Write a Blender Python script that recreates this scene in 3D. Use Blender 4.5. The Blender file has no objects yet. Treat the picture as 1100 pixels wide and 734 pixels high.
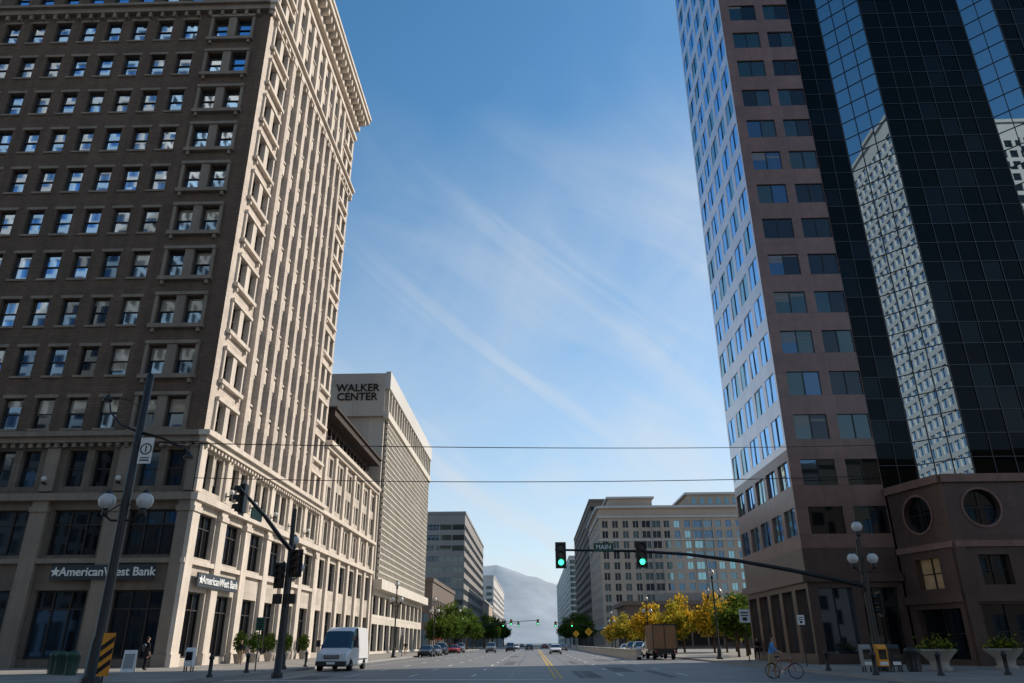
import bpy, math, random
from mathutils import Vector, Matrix
R=random.Random(7)
rad=math.radians
scene=bpy.context.scene
COL=scene.collection

# ------------------------------------------------------------ materials
def newmat(name):
    m=bpy.data.materials.new(name); m.use_nodes=True
    nt=m.node_tree
    for n in list(nt.nodes): nt.nodes.remove(n)
    out=nt.nodes.new('ShaderNodeOutputMaterial')
    return m,nt,out
def math_(nt,op,a,b=None,c=None,clamp=False):
    n=nt.nodes.new('ShaderNodeMath'); n.operation=op; n.use_clamp=clamp
    for i,x in enumerate((a,b,c)):
        if x is None: continue
        if isinstance(x,(int,float)): n.inputs[i].default_value=x
        else: nt.links.new(x,n.inputs[i])
    return n.outputs[0]
def mixc(nt,fac,a,b,blend='MIX'):
    n=nt.nodes.new('ShaderNodeMix'); n.data_type='RGBA'; n.blend_type=blend
    for sock,x in ((n.inputs[0],fac),(n.inputs[6],a),(n.inputs[7],b)):
        if isinstance(x,(int,float)): sock.default_value=x
        elif isinstance(x,(tuple,list)): sock.default_value=(x[0],x[1],x[2],1)
        else: nt.links.new(x,sock)
    return n.outputs[2]
def noise(nt,vec,scale,detail=3,rough=.55):
    n=nt.nodes.new('ShaderNodeTexNoise'); n.inputs['Scale'].default_value=scale
    n.inputs['Detail'].default_value=detail; n.inputs['Roughness'].default_value=rough
    if vec is not None: nt.links.new(vec,n.inputs['Vector'])
    return n.outputs[0]
def objvec(nt): 
    t=nt.nodes.new('ShaderNodeTexCoord'); return t.outputs['Object']
def mapping(nt,vec,scale=(1,1,1),rot=(0,0,0),loc=(0,0,0)):
    n=nt.nodes.new('ShaderNodeMapping'); nt.links.new(vec,n.inputs[0])
    n.inputs['Scale'].default_value=scale; n.inputs['Rotation'].default_value=rot; n.inputs['Location'].default_value=loc
    return n.outputs[0]
def surf(name,col,rough=.8,spec=.3,amt=.25,scale=.6,fine=8,brick=None,ground=False,metal=0,bump=0,streak=0,emit=None,coat=None):
    m,nt,out=newmat(name)
    p=nt.nodes.new('ShaderNodeBsdfPrincipled'); nt.links.new(p.outputs[0],out.inputs[0])
    p.inputs['Roughness'].default_value=rough; p.inputs['Metallic'].default_value=metal
    p.inputs['Specular IOR Level'].default_value=spec
    if coat:
        p.inputs['Coat Weight'].default_value=1; p.inputs['Coat Roughness'].default_value=coat[0]; p.inputs['Coat IOR'].default_value=coat[1]
    v=objvec(nt)
    n1=noise(nt,v,scale); n2=noise(nt,v,fine,2)
    f=math_(nt,'ADD',math_(nt,'MULTIPLY',n1,.65),math_(nt,'MULTIPLY',n2,.35))
    f=math_(nt,'MULTIPLY_ADD',f,2.2,-.6,clamp=True)
    lo=[c*(1-amt) for c in col]; hi=[min(1,c*(1+amt)) for c in col]
    c=mixc(nt,f,lo,hi)
    h=n2
    if streak:
        s=noise(nt,mapping(nt,v,(1.3,1.3,.07)),1.0,3,.6)
        s=math_(nt,'MULTIPLY_ADD',s,3,-1.1,clamp=True)
        c=mixc(nt,math_(nt,'MULTIPLY',s,streak),c,[x*.45 for x in col])
    if brick:
        bw,bh,mort,mf=brick
        sx=nt.nodes.new('ShaderNodeSeparateXYZ'); nt.links.new(v,sx.inputs[0])
        cx=nt.nodes.new('ShaderNodeCombineXYZ')
        if ground:
            nt.links.new(sx.outputs[0],cx.inputs[0]); nt.links.new(sx.outputs[1],cx.inputs[1])
        else:
            nt.links.new(math_(nt,'ADD',sx.outputs[0],sx.outputs[1]),cx.inputs[0]); nt.links.new(sx.outputs[2],cx.inputs[1])
        b=nt.nodes.new('ShaderNodeTexBrick'); nt.links.new(cx.outputs[0],b.inputs['Vector'])
        b.inputs['Scale'].default_value=1; b.inputs['Brick Width'].default_value=bw; b.inputs['Row Height'].default_value=bh
        b.inputs['Mortar Size'].default_value=mort; b.offset=0 if ground else .5
        b.inputs['Color1'].default_value=(1,1,1,1); b.inputs['Color2'].default_value=(.8,.8,.8,1); b.inputs['Mortar'].default_value=(mf,mf,mf,1)
        c=mixc(nt,1.0,c,b.outputs['Color'],'MULTIPLY')
    nt.links.new(c,p.inputs['Base Color'])
    if bump:
        bp=nt.nodes.new('ShaderNodeBump'); bp.inputs['Strength'].default_value=bump; bp.inputs['Distance'].default_value=.05
        nt.links.new(h,bp.inputs['Height']); nt.links.new(bp.outputs[0],p.inputs['Normal'])
    if emit:
        p.inputs['Emission Color'].default_value=(*emit[0],1); p.inputs['Emission Strength'].default_value=emit[1]
    return m
def leafmat(name,col):
    m,nt,out=newmat(name)
    d=nt.nodes.new('ShaderNodeBsdfDiffuse'); t=nt.nodes.new('ShaderNodeBsdfTranslucent')
    n1=noise(nt,objvec(nt),1.5,2)
    c=mixc(nt,n1,[x*.55 for x in col],[min(1,x*1.5) for x in col])
    nt.links.new(c,d.inputs[0]); nt.links.new(c,t.inputs[0])
    mx=nt.nodes.new('ShaderNodeMixShader'); mx.inputs[0].default_value=.5
    nt.links.new(d.outputs[0],mx.inputs[1]); nt.links.new(t.outputs[0],mx.inputs[2]); nt.links.new(mx.outputs[0],out.inputs[0]); return m
def glass(name,dark,tint,refl,rough=.03,wave=0,fres=1.0):
    m,nt,out=newmat(name)
    d=nt.nodes.new('ShaderNodeBsdfDiffuse')
    v=objvec(nt)
    n1=noise(nt,v,.8,2)
    nt.links.new(mixc(nt,n1,[x*.4 for x in dark],[x*1.6 for x in dark]),d.inputs[0])
    g=nt.nodes.new('ShaderNodeBsdfGlossy'); g.inputs['Color'].default_value=(*tint,1); g.inputs['Roughness'].default_value=rough
    fr=nt.nodes.new('ShaderNodeFresnel'); fr.inputs[0].default_value=1.5
    f=math_(nt,'MULTIPLY_ADD',fr.outputs[0],(1-refl)*fres,refl,clamp=True)
    if wave:
        bp=nt.nodes.new('ShaderNodeBump'); bp.inputs['Strength'].default_value=wave; bp.inputs['Distance'].default_value=.05
        nt.links.new(noise(nt,v,.5,1),bp.inputs['Height']); nt.links.new(bp.outputs[0],g.inputs['Normal'])
    mx=nt.nodes.new('ShaderNodeMixShader'); nt.links.new(f,mx.inputs[0]); nt.links.new(d.outputs[0],mx.inputs[1]); nt.links.new(g.outputs[0],mx.inputs[2])
    nt.links.new(mx.outputs[0],out.inputs[0])
    return m

M={}
M['asphalt']=surf('asphalt',(.165,.160,.153),.6,.4,.3,.25,14,bump=.3)
M['patch']=surf('asphalt_patch',(.095,.093,.092),.75,.3,.3,.5,14,bump=.2)
M['sidewalk']=surf('sidewalk_concrete',(.30,.275,.24),.85,.2,.25,.4,6,brick=(1.6,1.6,.02,.55),ground=True)
M['curb']=surf('curb_stone',(.3,.29,.27),.85,.2,.2)
M['white']=surf('road_paint_white',(.6,.6,.58),.7,.3,.35,3,20)
M['yellow']=surf('road_paint_yellow',(.6,.38,.06),.7,.3,.3,3,20)
M['ground']=surf('far_ground',(.14,.14,.11),.95,.1,.3,.01,.2)
M['brick']=surf('tan_brick_shaded',(.150,.106,.078),.85,.25,.22,.5,5,brick=(.62,.23,.018,.62),streak=.4)  # same brick as the side face, darkened for the shaded front
M['brick_sunlit']=surf('tan_brick_sunlit',(.60,.51,.43),.85,.25,.13,.5,5,brick=(.62,.23,.018,.78),streak=.25)  # lighter copy of that brick, sunlight put into the colour
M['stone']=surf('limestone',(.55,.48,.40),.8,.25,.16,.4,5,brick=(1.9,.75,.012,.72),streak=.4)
M['stone_shaded']=surf('shaded_limestone',(.185,.15,.12),.8,.25,.2,.4,5,brick=(1.9,.75,.012,.65),streak=.5)  # limestone copy with the front's shade put into its colour
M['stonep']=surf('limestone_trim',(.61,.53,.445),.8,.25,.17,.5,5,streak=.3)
M['stonep_shaded']=surf('shaded_limestone_trim',(.25,.205,.165),.8,.25,.2,.5,5,streak=.35)  # trim stone copy darkened for the shaded front
M['frame']=surf('window_frame',(.03,.025,.022),.5,.4,.2)
M['gA']=glass('window_glass_a',(.010,.012,.014),(.36,.60,.9),.18)
M['gB']=glass('window_glass_b',(.014,.018,.022),(.38,.64,.98),.34)
M['gC']=glass('window_glass_blind_and_reflection',(.36,.31,.24),(.6,.75,.9),.08)  # cream blind, its pale tone also painting in bright reflections
M['gD']=glass('window_glass_dark',(.006,.006,.007),(.55,.65,.75),.04)
M['walker']=surf('concrete_panel',(.62,.56,.475),.8,.25,.08,.2,3,brick=(7.0,5.5,.06,.78),streak=.15)
M['walkers']=surf('concrete_screen',(.62,.57,.49),.8,.25,.12,.2,3,streak=.25)
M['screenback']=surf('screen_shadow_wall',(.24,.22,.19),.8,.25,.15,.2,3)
M['dark']=surf('dark_metal',(.02,.02,.022),.45,.5,.2)
M['black']=surf('black_paint',(.010,.010,.011),.4,.45,.2)
M['roof']=surf('roof_dark',(.06,.045,.038),.8,.2,.2)
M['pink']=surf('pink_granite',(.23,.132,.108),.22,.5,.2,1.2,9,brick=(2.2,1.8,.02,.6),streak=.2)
M['pink_lit']=surf('pink_granite_bounce_lit',(.72,.63,.66),.14,.6,.1,1.2,9,brick=(1.6,1.8,.02,.75),coat=(.12,1.9))  # bounced and sky light on the street face painted into the granite
M['brownst']=surf('brown_granite',(.095,.057,.046),.3,.5,.22,1.2,9,brick=(1.6,.9,.02,.6),streak=.3)
M['curt']=glass('curtain_glass_dark',(.0012,.0018,.002),(.22,.27,.30),.0,.02,0)
M['curt2']=glass('curtain_glass_dark_b',(.0016,.002,.0025),(.25,.31,.35),.02,.02,0)
M['strip']=glass('curtain_glass_mirror',(.01,.012,.015),(.52,.66,.76),.55,.01,.004)
M['gBlue']=glass('tower_glass_blue',(.02,.035,.05),(.46,.72,1),.82,.02,0)
M['gTeal']=glass('tower_glass_teal',(.012,.018,.019),(.42,.58,.62),.13,.02,0)
M['mull']=surf('mullion_metal',(.008,.009,.010),.35,.5,.1)
M['mulls']=surf('mullion_dark_line',(.012,.014,.017),.35,.6,.1)
M['lit']=surf('lit_interior',(.26,.19,.11),.8,.2,.5,1.5,emit=((1,.66,.34),.03))
M['beige']=surf('beige_precast',(.48,.38,.30),.85,.2,.12,.05,1)
M['whitec']=surf('white_precast',(.55,.53,.5),.8,.2,.12,.05,1)
M['greyc']=surf('grey_precast',(.28,.265,.25),.8,.2,.12,.05,1)
M['brownc']=surf('brown_precast',(.17,.135,.115),.8,.2,.15,.05,1)
M['gFar']=glass('far_glass',(.02,.03,.035),(.5,.75,.9),.2,.05,0)
M['gFarB']=glass('far_glass_blue',(.03,.08,.10),(.5,.85,.95),.42,.05,0)
M['signdark']=surf('sign_panel_slate',(.03,.038,.05),.5,.4,.1)
M['signwhite']=surf('sign_white',(.75,.75,.73),.5,.3,.05)
M['green']=surf('sign_green',(.02,.09,.06),.5,.4,.1)
M['globe']=surf('lamp_globe',(.55,.55,.53),.25,.5,.05)
M['tgreen']=surf('signal_green_lit',(.0,.4,.2),.4,.5,0,emit=((.05,1,.45),3.0))
M['lensoff']=surf('signal_lens_off',(.03,.01,.01),.3,.5,.1)
M['amber']=surf('signal_yellow_body',(.6,.35,.02),.5,.4,.1)
M['orange']=surf('orange_reflective',(.75,.3,.03),.5,.4,.1)
M['carwhite']=surf('car_paint_white',(.7,.7,.7),.25,.5,.03)
M['cargrey']=surf('car_paint_grey',(.2,.21,.22),.25,.6,.05,metal=.4)
M['cardark']=surf('car_paint_dark',(.02,.022,.03),.2,.6,.05)
M['carred']=surf('car_paint_red',(.3,.02,.02),.25,.6,.05)
M['carglass']=glass('car_glass',(.01,.012,.014),(.9,.95,1),.1,.02,0)
M['tyre']=surf('tyre_rubber',(.015,.015,.015),.85,.2,.2)
M['chrome']=surf('wheel_alloy',(.5,.5,.52),.3,.5,.05,metal=.8)
M['lens']=surf('headlamp_lens',(.6,.62,.65),.1,.8,.1)
M['redlens']=surf('tail_lamp',(.35,.01,.01),.2,.6,.1)
M['truckbox']=surf('truck_box_brown',(.24,.14,.075),.6,.3,.2,2)
M['bark']=surf('bark',(.07,.05,.035),.95,.1,.3,4,20)
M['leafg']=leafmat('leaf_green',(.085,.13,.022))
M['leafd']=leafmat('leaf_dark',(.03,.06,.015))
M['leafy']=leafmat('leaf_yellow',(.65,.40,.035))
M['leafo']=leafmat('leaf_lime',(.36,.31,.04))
M['skin']=surf('skin',(.42,.25,.17),.6,.3,.1)
M['hair']=surf('hair',(.03,.02,.015),.7,.3,.2)
M['blue']=surf('cloth_blue',(.10,.26,.55),.9,.1,.2,3)
M['khaki']=surf('cloth_khaki',(.36,.26,.15),.9,.1,.2,3)
M['blackcloth']=surf('cloth_black',(.02,.02,.024),.9,.1,.2,3)
M['shoe']=surf('shoe',(.04,.03,.03),.7,.2,.2)
M['redc']=surf('awning_red',(.35,.03,.03),.8,.2,.15)
M['barrier']=surf('barrier_concrete',(.5,.48,.44),.8,.2,.15)
M['planter']=surf('planter_stone',(.35,.32,.28),.8,.2,.2)
M['binm']=surf('bin_green',(.02,.07,.045),.5,.4,.2)

# ------------------------------------------------------------ mesh builder
class MB:
    def __init__(s): s.v=[];s.f=[];s.m=[];s.s=[];s.mats=[]
    def mi(s,k):
        if k not in s.mats: s.mats.append(k)
        return s.mats.index(k)
    def face(s,pts,k,sm=False):
        i=len(s.v); s.v+= [tuple(p) for p in pts]; s.f.append(tuple(range(i,i+len(pts)))); s.m.append(s.mi(k)); s.s.append(sm)
    def add(s,verts,faces,keys,sm=True):
        i=len(s.v); s.v+=[tuple(p) for p in verts]
        for j,f in enumerate(faces):
            s.f.append(tuple(i+q for q in f)); s.m.append(s.mi(keys if isinstance(keys,str) else keys[j])); s.s.append(sm)
    def hexa(s,c,k):
        s.add(c,[(0,3,2,1),(4,5,6,7),(0,1,5,4),(1,2,6,5),(2,3,7,6),(3,0,4,7)],k,False)
    def box(s,x0,x1,y0,y1,z0,z1,k):
        s.hexa([(x0,y0,z0),(x1,y0,z0),(x1,y1,z0),(x0,y1,z0),(x0,y0,z1),(x1,y0,z1),(x1,y1,z1),(x0,y1,z1)],k)
    def fbox(s,F,u0,u1,d0,d1,z0,z1,k):
        s.hexa([F(u0,d0,z0),F(u1,d0,z0),F(u1,d1,z0),F(u0,d1,z0),F(u0,d0,z1),F(u1,d0,z1),F(u1,d1,z1),F(u0,d1,z1)],k)
    def tube(s,pts,rr,k,seg=10,cap=True):
        pts=[Vector(p) for p in pts]
        if isinstance(rr,(int,float)): rr=[rr]*len(pts)
        vs=[];fs=[]
        for i,p in enumerate(pts):
            if i==0: t=pts[1]-p
            elif i==len(pts)-1: t=p-pts[i-1]
            else: t=pts[i+1]-pts[i-1]
            t.normalize()
            a=Vector((1,0,0)) if abs(t.x)<.9 else Vector((0,1,0))
            b=t.cross(a).normalized(); c=t.cross(b)
            for j in range(seg):
                q=2*math.pi*j/seg
                vs.append(p+(b*math.cos(q)+c*math.sin(q))*rr[i])
        for i in range(len(pts)-1):
            for j in range(seg):
                k2=(j+1)%seg
                fs.append((i*seg+j,i*seg+k2,(i+1)*seg+k2,(i+1)*seg+j))
        s.add(vs,fs,k,True)
        if cap:
            s.face([vs[j] for j in range(seg)][::-1],k); s.face([vs[(len(pts)-1)*seg+j] for j in range(seg)],k)
    def lathe(s,c,prof,k,seg=16,axis='z',sm=True):
        vs=[];fs=[]
        for r,h in prof:
            for j in range(seg):
                q=2*math.pi*j/seg; a,b=r*math.cos(q),r*math.sin(q)
                if axis=='z': vs.append((c[0]+a,c[1]+b,c[2]+h))
                elif axis=='x': vs.append((c[0]+h,c[1]+a,c[2]+b))
                else: vs.append((c[0]+a,c[1]+h,c[2]+b))
        for i in range(len(prof)-1):
            for j in range(seg):
                k2=(j+1)%seg; fs.append((i*seg+j,i*seg+k2,(i+1)*seg+k2,(i+1)*seg+j))
        s.add(vs,fs,k,sm)
        if prof[0][0]>.001: s.face([vs[j] for j in range(seg)],k)
        if prof[-1][0]>.001: s.face([vs[(len(prof)-1)*seg+j] for j in range(seg)],k)
    def sphere(s,c,r,k,seg=14,sc=(1,1,1)):
        vs=[];fs=[];n=seg//2
        for i in range(n+1):
            a=math.pi*i/n
            for j in range(seg):
                q=2*math.pi*j/seg
                vs.append((c[0]+r*sc[0]*math.sin(a)*math.cos(q),c[1]+r*sc[1]*math.sin(a)*math.sin(q),c[2]+r*sc[2]*math.cos(a)))
        for i in range(n):
            for j in range(seg):
                k2=(j+1)%seg; fs.append((i*seg+j,(i+1)*seg+j,(i+1)*seg+k2,i*seg+k2))
        s.add(vs,fs,k,True)
    def mesh(s,name):
        me=bpy.data.meshes.new(name); me.from_pydata(s.v,[],s.f)
        for k in s.mats: me.materials.append(M[k])
        me.polygons.foreach_set('material_index',s.m); me.polygons.foreach_set('use_smooth',s.s)
        me.update(); return me
    def obj(s,name,parent=None,loc=(0,0,0),rotz=0):
        o=bpy.data.objects.new(name,s.mesh(name)); COL.objects.link(o); o.location=loc; o.rotation_euler=(0,0,rotz)
        if parent: o.parent=parent
        return o
def empty(name,loc=(0,0,0)):
    o=bpy.data.objects.new(name,None); COL.objects.link(o); o.location=loc; o.empty_display_size=.5; return o
def Fr(O,u,n):
    O=Vector((O[0],O[1],0)); u=Vector((u[0],u[1],0)).normalized(); n=Vector((n[0],n[1],0)).normalized()
    return lambda a,d,z: O+u*a+n*d+Vector((0,0,z))

def pane(mb,F,u0,u1,z0,z1,d,k,tilt=.006):
    a=R.uniform(-tilt,tilt)*(u1-u0); b=R.uniform(-tilt,tilt)*(z1-z0)
    mb.face([F(u0,d-a-b,z0),F(u1,d+a-b,z0),F(u1,d+a+b,z1),F(u0,d-a+b,z1)],k)
def facade(mb,F,W,z0,z1,rows,wall,depth,wf):
    z=z0
    for za,zb,ops in rows:
        if za>z: mb.face([F(0,0,z),F(W,0,z),F(W,0,za),F(0,0,za)],wall)
        u=0
        for a,b in ops:
            if a>u: mb.face([F(u,0,za),F(a,0,za),F(a,0,zb),F(u,0,zb)],wall)
            for A,B in (((a,za),(b,za)),((b,za),(b,zb)),((b,zb),(a,zb)),((a,zb),(a,za))):
                mb.face([F(A[0],0,A[1]),F(B[0],0,B[1]),F(B[0],-depth,B[1]),F(A[0],-depth,A[1])],wall)
            wf(mb,F,a,b,za,zb,depth)
            u=b
        if u<W: mb.face([F(u,0,za),F(W,0,za),F(W,0,zb),F(u,0,zb)],wall)
        z=zb
    if z<z1: mb.face([F(0,0,z),F(W,0,z),F(W,0,z1),F(0,0,z1)],wall)
def sash(fm,fw=.09,blind=.35,ks=('gA','gB','gD')):
    def f(mb,F,a,b,za,zb,dep):
        e=.004; d=-dep+.012
        zm=(za+zb)/2
        bb=blind(za) if callable(blind) else blind
        bl=R.random()<bb; k=R.choice(ks)
        zt=zm if R.random()<.5 else R.uniform(za+.4,zb-.4)
        ku=R.choice(('gD',k))
        if bl:
            # roller blind drawn to a random height; pale panes also stand for reflections
            if zt>=zm:
                pane(mb,F,a+e,b-e,zt,zb-e,d,'gC'); 
                if zt>zm+.02: pane(mb,F,a+e,b-e,zm,zt,d,ku)
                pane(mb,F,a+e,b-e,za+e,zm,d,k)
            else:
                pane(mb,F,a+e,b-e,zm,zb-e,d,'gC'); pane(mb,F,a+e,b-e,zt,zm,d,'gC'); pane(mb,F,a+e,b-e,za+e,zt,d,k)
        else:
            pane(mb,F,a+e,b-e,zm,zb-e,d,ku); pane(mb,F,a+e,b-e,za+e,zm,d,k)
        mb.fbox(F,a+e,a+fw,d+.02,d+.09,za+e,zb-e,fm); mb.fbox(F,b-fw,b-e,d+.02,d+.09,za+e,zb-e,fm)
        mb.fbox(F,a+fw,b-fw,d+.02,d+.088,zb-fw,zb-e,fm); mb.fbox(F,a+fw,b-fw,d+.02,d+.088,za+e,za+fw,fm)
        mb.fbox(F,a+fw,b-fw,d+.02,d+.12,zm-.04,zm+.04,fm)
    return f
def store(fm,nv=2,zt=.75,ks=('gD','gA')):
    def f(mb,F,a,b,za,zb,dep):
        e=.004;d=-dep+.012;k=R.choice(ks)
        zm=za+(zb-za)*zt; w=(b-a)/(nv+1)
        for i in range(nv+1):
            pane(mb,F,a+e+i*w,a+(i+1)*w-e,za+e,zm,d,k); pane(mb,F,a+e+i*w,a+(i+1)*w-e,zm,zb-e,d,R.choice(ks))
            if i: mb.fbox(F,a+i*w-.05,a+i*w+.05,d+.02,d+.12,za+e,zb-e,fm)
        mb.fbox(F,a+e,b-e,d+.02,d+.1,zm-.05,zm+.05,fm)
        mb.fbox(F,a+e,b-e,d+.02,d+.1,zb-.12,zb-e,fm); mb.fbox(F,a+e,b-e,d+.02,d+.1,za+e,za+.12,fm)
        mb.fbox(F,a+e,a+.1,d+.02,d+.105,za+e,zb-e,fm); mb.fbox(F,b-.1,b-e,d+.02,d+.105,za+e,zb-e,fm)
    return f
def text(s,name,F,u,d,z,size,k,parent,udir,ndir,ext=.04,align='CENTER'):
    c=bpy.data.curves.new(name,'FONT'); c.body=s; c.size=size; c.extrude=ext; c.align_x=align; c.align_y='CENTER'; c.space_line=.85; c.offset=.012*size
    o=bpy.data.objects.new(name,c); COL.objects.link(o)
    X=Vector((udir[0],udir[1],0)).normalized(); Z=Vector((ndir[0],ndir[1],0)).normalized(); Y=Vector((0,0,1))
    m=Matrix((( X.x,Y.x,Z.x),(X.y,Y.y,Z.y),(X.z,Y.z,Z.z))).to_4x4(); m.translation=F(u,d,z)
    o.matrix_world=m; c.materials.append(M[k])
    if parent: o.parent=parent
    return o

# ------------------------------------------------------------ left tower
XL=-26.2
def stone_tower():
    root=empty('stone_office_tower')
    F=Fr((XL,56),(-1,0),(0,-1)); S=Fr((XL,56),(0,1),(1,0))
    WF=35.1; WS=34.0
    wall=MB(); trim=MB()
    sF=[8.2+2.67*i for i in range(8)]; pF=[2.6,5.0,30.1,32.5]
    sS=[8.1+2.55*i for i in range(8)]; pS=[2.2,4.6,29.4,31.8]
    zr=[19.1+4.55*i for i in range(10)]; zu=[65.0,69.6]
    def ops(cs,w): return [(c-w/2,c+w/2) for c in sorted(cs)]
    bl=lambda z: .75 if z<30 else (.55 if z<42 else .12)  # extra cream panes low down also imitate reflections
    for FF,W,sc,pc,wd,bay in ((F,WF,sF,pF,1.55,5.85),(S,WS,sS,pS,1.5,34/6)):
        side=FF is S
        SP='stonep' if side else 'stonep_shaded'; SW='stone' if side else 'stone_shaded'; BK='brick_sunlit' if side else 'brick'  # sunlit colours on the side face, shaded colours on the front
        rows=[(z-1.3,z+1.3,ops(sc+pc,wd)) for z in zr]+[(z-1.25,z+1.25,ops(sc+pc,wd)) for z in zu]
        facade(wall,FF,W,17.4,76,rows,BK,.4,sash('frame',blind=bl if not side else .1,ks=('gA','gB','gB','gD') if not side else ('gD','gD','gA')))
        nb=6
        b1=[(i*bay+.95,(i+1)*bay-.95) for i in range(nb)]
        b3=[]
        for i in range(nb):
            for q in (.32,.68): b3.append((i*bay+bay*q-.75,i*bay+bay*q+.75))
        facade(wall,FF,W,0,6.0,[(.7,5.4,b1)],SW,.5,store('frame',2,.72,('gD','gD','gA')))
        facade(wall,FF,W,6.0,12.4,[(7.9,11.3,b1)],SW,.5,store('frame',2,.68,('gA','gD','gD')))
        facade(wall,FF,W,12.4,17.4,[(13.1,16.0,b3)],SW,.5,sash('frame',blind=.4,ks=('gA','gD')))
        for i in range(nb+1):
            u=i*bay; a=max(-.35 if i==0 else u-.62,-.35); b=min(u+.62 if i else .9,W+(.0 if i==nb else 9))
            if i==0 and FF is F: a=0.003
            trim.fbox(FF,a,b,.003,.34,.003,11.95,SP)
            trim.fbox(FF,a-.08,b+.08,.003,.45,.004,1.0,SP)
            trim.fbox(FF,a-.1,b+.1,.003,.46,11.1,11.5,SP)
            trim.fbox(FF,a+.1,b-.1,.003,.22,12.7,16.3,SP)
        e=-.5 if side else .0
        trim.fbox(FF,e,W,.003,.55,11.95,12.5,SP)
        trim.fbox(FF,e,W,.003,.3,7.3,7.65,SP)
        trim.fbox(FF,e-.1 if side else 0,W,.003,.6,16.5,16.95,SP); trim.fbox(FF,e-.4 if side else 0,W,.003,.9,16.95,17.35,SP)
        trim.fbox(FF,e,W,.003,.5,62.2,62.8,SP); trim.fbox(FF,e-.2 if side else 0,W,.003,.85,62.8,63.1,SP)
        trim.fbox(FF,e,W,.003,.4,72.2,72.8,SP)
        trim.fbox(FF,e,W+ (0.5 if side else 0),.003,.6,74.3,75.1,SP)
        trim.fbox(FF,-1.9 if side else 0,W+1.3,.003,1.8,76.2,77.0,SP)
        trim.fbox(FF,-2.1 if side else 0,W+1.5,.003,2.0,77.0,77.5,SP)
        n=int(W/1.25)
        for i in range(n+1):
            u=i*W/n-.2
            trim.fbox(FF,u,u+.45,.003,1.5,75.15,76.19,SP)
            trim.fbox(FF,u,u+.3,.003,.42,61.6,62.19,SP)
        n=int(W/.7)
        for i in range(n):
            u=i*W/n+.1
            trim.fbox(FF,u,u+.32,.003,.45,16.15,16.49,SP)
        for z in zr+zu:
            for c in sc:
                trim.fbox(FF,c-wd/2-.12,c+wd/2+.12,.003,.14,z-1.5,z-1.31,SP )
                if not side: trim.fbox(FF,c-wd/2-.2,c+wd/2+.2,.003,.05,z+1.33,z+1.6,SP)
            for q in (0,2):
                a=pc[q]-wd/2; b=pc[q+1]+wd/2
                trim.fbox(FF,a-.4,b+.4,.003,.4,z-1.72,z-1.36,SP)
                for t in (a-.1,b-.15): trim.fbox(FF,t,t+.25,.003,.3,z-2.1,z-1.73,SP)
                trim.fbox(FF,a-.32,b+.32,.003,.32,z+1.36,z+1.66,SP)
                trim.fbox(FF,a-.3,a-.03,.003,.2,z-1.36,z+1.36,SP); trim.fbox(FF,b+.03,b+.3,.003,.2,z-1.36,z+1.36,SP)
                trim.fbox(FF,pc[q]+wd/2+.03,pc[q+1]-wd/2-.03,.003,.2,z-1.36,z+1.36,SP)
        if side:
            xs=[sc[0]-1.275+2.55*i for i in range(9)]
            for x in xs: trim.fbox(FF,x-.42,x+.42,.003,.5,17.36,61.5,'brick_sunlit'); 
            for x in xs: trim.fbox(FF,x-.5,x+.5,.003,.58,61.5,62.19,SP)
            for x in xs: trim.fbox(FF,x-.36,x+.36,.003,.35,63.12,72.1,SP)
            for z in zr[:-1]:
                for c in sc: trim.fbox(FF,c-.7,c+.7,.003,.1,z+1.6,z+2.8,SP)
    x1=XL-WF; y1=56+WS
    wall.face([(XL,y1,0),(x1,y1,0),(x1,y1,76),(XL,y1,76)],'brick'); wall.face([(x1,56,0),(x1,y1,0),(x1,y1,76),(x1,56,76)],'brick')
    wall.face([(XL,56,76),(XL,y1,76),(x1,y1,76),(x1,56,76)],'roof')
    wall.obj('walls_and_windows',root); trim.obj('stone_trim_and_cornice',root)
    sg=MB()
    sg.fbox(F,1.8,9.6,.36,.5,6.1,7.15,'signdark')
    sg.fbox(S,1.9,9.9,.36,.5,5.75,6.8,'signdark')
    for FF in (F,S):
        for i in range(1,6):
            bay=(WF if FF is F else WS)/6; q=FF(i*bay,.62,13.6)
            sg.sphere(q,.22,'globe',12); sg.fbox(FF,i*bay-.04,i*bay+.04,.2,.6,13.2,13.3,'black'); sg.fbox(FF,i*bay-.12,i*bay+.12,.5,.74,13.2,13.36,'black')
    sg.obj('sign_panels_and_lanterns',root)
    text('AmericanWest Bank','bank_sign_text',F,5.3,.53,6.63,.86,'signwhite',root,(1,0),(0,-1))
    text('AmericanWest Bank','bank_sign_text_side',S,6.2,.53,6.28,.86,'signwhite',root,(0,1),(1,0))
    st=MB()
    for FF,u0,sg1,z in ((F,9.2,-1,6.65),(S,2.4,1,6.28)):
        pts=[]
        for i in range(10):
            a=math.pi/2+i*math.pi/5; r=.4 if i%2==0 else .17
            pts.append(FF(u0+sg1*r*math.cos(a),.54,z+r*math.sin(a)))
        st.face(pts,'signwhite')
    st.obj('sign_star',root)
stone_tower()

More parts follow.
